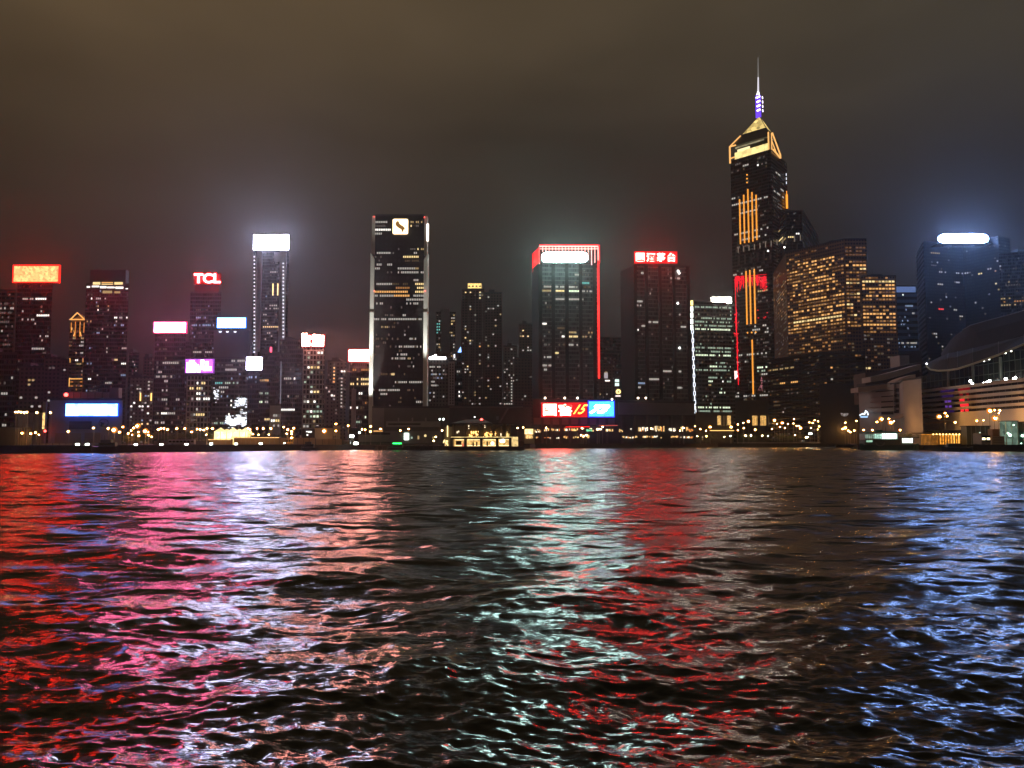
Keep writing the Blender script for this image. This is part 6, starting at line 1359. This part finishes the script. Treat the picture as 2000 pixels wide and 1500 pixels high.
YB = 600
def barge():
    Y = 655; r = root('work_barge', (P(1647, 868, Y).x, Y, 0), 'small work barge with an orange box cabin and a red lamp left of the ferry', 'barge')
    hull('hull', r, P(1632, 870, Y).x, P(1672, 870, Y).x, Y, 8, 1.8, .8, PD_)
    a = P(1635.5, 854.5, Y); b = P(1660.5, 863, Y); MB().box(a.x, b.x, Y - 2.4, Y + 2.4, b.z - 1.2, a.z).build('cabin', pbr('orange_paint', (.75, .22, .03), .6), r)
    MB().box(a.x, b.x, Y - 2.65, Y - 2.42, b.z, a.z).build('banner_light', em('orange_banner', (1, .30, .05), .85), r)
    q = P(1665, 849, Y); MB().bar((q.x, Y, 1.8), (q.x, Y, q.z), .14).build('mast', STEEL, r); MB().ball(q, .7, 8, 5).bar(q + Vector((.8, 0, -.3)), q + Vector((1.6, 0, -2.2)), .45).build('mast_lamp', em('barge_red', (1, .12, .05), 5), r)
barge()
def launch(label, x0, x1, Y, cab, lampmat=None, lx=None, cx0=.25, cx1=.7, h=1.4):
    a = P(x0, 862, Y); b = P(x1, 862, Y); r = root('launch', ((a.x + b.x) / 2, Y, 0), label, 'boat')
    hull('hull', r, a.x, b.x, Y, (b.x - a.x) * .28, h, .7, pbr('launch_dark', (.03, .035, .04), .5))
    L_ = b.x - a.x; MB().box(a.x + L_ * cx0, a.x + L_ * cx1, Y - L_ * .09, Y + L_ * .09, h - .2, h + cab).box(a.x + L_ * (cx0 + .05), a.x + L_ * (cx1 - .15), Y - L_ * .08, Y + L_ * .08, h + cab, h + cab * 1.6).build('cabin', pbr('launch_cabin', (.10, .11, .12), .5), r)
    MB().box(a.x + L_ * (cx0 + .03), a.x + L_ * (cx1 - .03), Y - L_ * .095, Y - L_ * .091, h + cab * .45, h + cab * .85).build('window', pbr('launch_glass', (.01, .012, .015), .2), r)
    MB().bar((a.x + L_ * .45, Y, h + cab), (a.x + L_ * .45, Y, h + cab * 2.6), .08).build('mast', STEEL, r)
    if lampmat: MB().bar((P(lx[0], 866, Y).x, Y - L_ * .11, P(1, lx[2], Y).z), (P(lx[1], 866, Y).x, Y - L_ * .11, P(1, lx[2], Y).z), .28).build('lamp', lampmat, r)
launch('dark launch with a green light strip moored before the long grey hall', 756, 800, 462, 1.6, em('green_strip', (.02, 1, .12), 7, True), (768, 785, 866))
launch('long dark launch with a raised stern beside the first three quay floodlights', 178, 236, 352, 1.9, None, None, .3, .85, 2.6)
launch('small dark boat below the orange lit hoarding', 588, 622, 425, 2.0, None, None, .2, .75, 1.6)
launch('low dark boat with a pale cabin roof before the orange lit arcade', 1838, 1900, 408, 1.3, None, None, .15, .75, 1.9)

# ------------------------------------------------------------------ orange arcade, glass kiosks and huts by the exhibition hall
r_ = root('arcade', (P(1862, 860, 440).x, 440, GZ), 'small arcade glowing orange with many thin posts before the exhibition hall', 'arcade')
a = P(1812, 864, 440); b = P(1887, 846, 440); ZA = lambda py: P(1862, py, 440).z
MB().box(a.x, b.x, 446, 447, GZ, ZA(848)).build('back_wall', em('arcade_orange', (1, .36, .04), .95, True, (.9, .3, 1.7)), r_)
m = MB()
for px in list(np.arange(1800, 1836, 2.6)) + list(np.arange(1836, 1887, 5.2)): x = P(px, 855, 439).x; m.box(x - .16, x + .16, 439.6, 440.1, GZ, ZA(849))
m.build('post', pbr('arcade_post', (.5, .32, .12), .7), r_)
m = MB()
for px in np.arange(1824, 1880, 6.4): m.ball((P(px, 855, 441).x, 441.5, ZA(848.3)), .42, 6, 4)
m.build('ceiling_lamp', em('arcade_lamp', (1, .62, .18), 6, True), r_)
MB().box(P(1797, 850, 439).x, b.x + .5, 439, 448, ZA(846.8), ZA(845)).build('roof', pbr('arcade_roof', (.16, .11, .07), .8), r_)
m = MB()
for px in (1864, 1868.5, 1876, 1884): m.bar((P(px, 855, 441).x, 443, GZ), (P(px, 855, 441).x, 443, ZA(848)), .35)
m.build('lit_column', em('arcade_column', (1, .5, .1), 2.2), r_)
def kiosk(label, x0, x1, y0, Y, wallm, lightm, lights):
    a = P(x0, y0, Y); b = P(x1, y0, Y); r = root('glass_kiosk', ((a.x + b.x) / 2, Y, GZ), label, 'kiosk')
    MB().box(a.x, b.x, Y + 1, Y + 6, GZ, a.z).build('wall', wallm, r)
    m = MB(); n = max(2, int((b.x - a.x) / 2.2))
    for i in range(n + 1): x = a.x + (b.x - a.x) * i / n; m.box(x - .12, x + .12, Y + .7, Y + .98, GZ, a.z)
    m.build('mullion', pbr('kiosk_frame', (.35, .38, .33), .6), r); MB().box(a.x - .4, b.x + .4, Y + .4, Y + 6.4, a.z, a.z + .4).build('roof', STEEL, r)
    m = MB()
    for px, py, s in lights: m.ball((P(px, py, Y).x, Y + .5, P(px, py, Y).z), s, 8, 5)
    m.build('interior_lamp', lightm, r)
KG = em('kiosk_green_light', (.6, 1, .75), 8, True)
kiosk('dim green glazed kiosk right of the orange arcade', 1889, 1935, 833, 432, pbr('kiosk_green', (.12, .14, .10), .5), em('tile_dim', (.8, 1, .8), 1.4), [(1915, 845, .3), (1909, 861, .2)])
kiosk('tall greenish lit glass kiosk near the right picture edge', 1966, 1989, 823, 420, em('kiosk_glow', (.40, .62, .46), .28, False, (.5, .3, 1.7)), KG, [(1970, 846, .45), (1974, 850, .7), (1981, 830, .35)])
kiosk('dark glass kiosk cut by the right picture edge', 1990, 2040, 825, 420, pbr('kiosk_dark', (.04, .07, .06), .3), KG, [(1998, 851, .6), (1996, 866, .25)])
r_ = root('ticket_hut', (P(1950, 850, 416).x, 416, GZ), 'pale boxy hut with lettered panels between the two glass kiosks', 'hut')
a = P(1937, 852, 416); b = P(1962, 866, 416); MB().box(a.x, b.x, 416, 421, GZ, a.z).build('wall', pbr('hut_wall', (.55, .45, .30), .8), r_)
MB().box(a.x + 1, b.x - 2, 417, 421, a.z, P(1950, 838, 416).z).build('upper_box', pbr('hut_upper', (.45, .28, .16), .8), r_)
m = MB()
for k_ in range(4): m.box(a.x + .8, b.x - 1, 415.8, 415.98, a.z - .8 - k_ * .8, a.z - .6 - k_ * .8)
m.build('panel_line', pbr('panel_line', (.2, .15, .1), .8), r_)
r_ = root('parked_truck', (P(1925, 858, 410).x, 410, GZ), 'small truck with two bright headlights facing the harbour', 'truck')
x0 = P(1919, 858, 410).x; x1 = P(1937, 858, 410).x; zt = P(1925, 847, 410).z
MB().box(x0, x1, 411, 413.5, GZ + .5, zt - .8).box(x0 + .3, x1 - .3, 413.6, 419, GZ + .6, zt + .2).build('body', pbr('truck_paint', (.35, .30, .22), .6), r_)
MB().box(x0 + .3, x1 - .3, 410.8, 410.98, GZ + 2.0, zt - 1).build('windscreen', pbr('launch_glass', (.01, .012, .015), .2), r_)
for x in (P(1923, 856, 410).x, P(1932, 856, 410).x): MB().box(x - .7, x + .7, 410.6, 410.95, P(1, 859, 410).z, P(1, 855, 410).z).build('headlight', em('headlight', (1, .85, .5), 4, True), r_)
for x in (x0 + .3, x1 - .9):
    for y in (411.6, 417): MB().bar((x, y, GZ + .5), (x + .6, y, GZ + .5), .5, 12).build('wheel', DARKC, r_)

# vehicles on the left quay
def coach(label, x0, x1, y0, Y, paint, cat='coach', h=None):
    a = P(x0, y0, Y); b = P(x1, y0, Y); r = root('parked_' + cat, ((a.x + b.x) / 2, Y, GZ), label, cat); L_ = b.x - a.x; zt = a.z
    MB().box(a.x, b.x, Y, Y + 2.5, GZ + .45, zt - .25).box(a.x + .15, b.x - .15, Y + .1, Y + 2.4, zt - .25, zt).build('body', paint, r)
    m = MB(); n = max(3, int(L_ / 1.7)); zz = GZ + (zt - GZ) * .5
    for i in range(n): m.box(a.x + L_ * (i + .12) / n, a.x + L_ * (i + .88) / n, Y - .06, Y - .01, zz, zt - .5)
    m.build('window', pbr('launch_glass', (.01, .012, .015), .2), r)
    MB().box(a.x + .1, b.x - .1, Y - .07, Y - .01, zt - .4, zt - .28).build('roof_rail', pbr('rail_pale', (.6, .55, .6), .5), r)
    for f in (.16, .8): MB().bar((a.x + L_ * f, Y - .05, GZ + .5), (a.x + L_ * f, Y + .3, GZ + .5), .5, 12).build('wheel', DARKC, r)
coach('grey coach parked below the magenta screened block', 329, 379, 858.5, 424, pbr('coach_grey', (.30, .28, .32), .5))
coach('dark van parked among the orange lamps right of the cream blocks', 668, 684, 860, 470, pbr('van_dark', (.08, .09, .10), .5), 'van')
coach('yellow truck body parked before the orange lit hoarding', 559, 572, 857, 448, pbr('truck_yellow', (.6, .36, .05), .6), 'lorry')

# small lamps low on the right quay edge
for i, (px, py, mt, s) in enumerate(((1362, 852, LY, .3), (1372, 853, LW, .3), (1456, 851, LY, .35), (1467, 850.5, LY, .4), (1489, 851, LY, .3), (1380, 852, LO, .3), (1415, 853, LY, .25), (1500, 851.5, LW, .25), (1553, 850, LY, .25))):
    q = P(px, py, 696); r_ = root('bollard_lamp', (q.x, 696, GZ), '%s low quay lamp from the left between the podium and the two star bright floodlights' % ORD[i], 'lamp', 'low lamps on the quay edge')
    MB().bar((q.x, 696, GZ), (q.x, 696, q.z), .12).build('post', STEEL, r_); MB().ball(q, s, 8, 5).build('lamp_head', mt, r_)
r_ = root('quay_railing', (P(1510, 852, 694).x, 694, GZ), 'long pale railing on the quay edge under the spired tower', 'railing')
m = MB(); xa, xb = P(1440, 852, 694).x, P(1600, 852, 694).x
for z_ in (GZ + .6, GZ + 1.1): m.bar((xa, 694, z_), (xb, 694, z_), .05, 4)
for i in range(60): x = xa + (xb - xa) * i / 59; m.bar((x, 694, GZ), (x, 694, GZ + 1.1), .04, 4)
m.build('rails', pbr('rail_white', (.7, .68, .62), .5), r_)

# ------------------------------------------------------------------ lamps that wash the two white pillars, as the photograph shows them floodlit from below
def spot(x, y, z, tgt, power, size, col=(1, .98, .88), rad=.4):
    l = bpy.data.lights.new('pillar_flood', 'SPOT'); l.energy = power; l.spot_size = R(size); l.spot_blend = .6; l.color = col; l.shadow_soft_size = rad
    o = bpy.data.objects.new('pillar_flood', l); COL.objects.link(o); o.location = (x, y, z); d = Vector(tgt) - Vector((x, y, z)); o.rotation_euler = d.to_track_quat('-Z', 'Y').to_euler()
xa, xb = P(733, 421, 560).x, P(829, 421, 560).x
for x in (xa - 1.5, xb + 1.5):
    spot(x, 548, 12, (x, 558.5, 60), 420000, 22); spot(x, 552, 32, (x, 558.2, 125), 700000, 16)

# ------------------------------------------------------------------ misty air
HB = (-1500, 1600, -300, 1700, -2.6, 520)
hz = MB().box(*HB).build('haze', None)
tag(hz, kind='stuff')
hm = bpy.data.materials.new('misty_air'); hm.use_nodes = True; t = hm.node_tree; t.nodes.clear()
o_ = nd(t, 'ShaderNodeOutputMaterial'); pv = nd(t, 'ShaderNodeVolumePrincipled')
pv.inputs['Color'].default_value = (.8, .8, .82, 1); pv.inputs['Density'].default_value = .000088; pv.inputs['Anisotropy'].default_value = .84
t.links.new(pv.outputs[0], o_.inputs['Volume'])
hz.data.materials.clear(); hz.data.materials.append(hm)
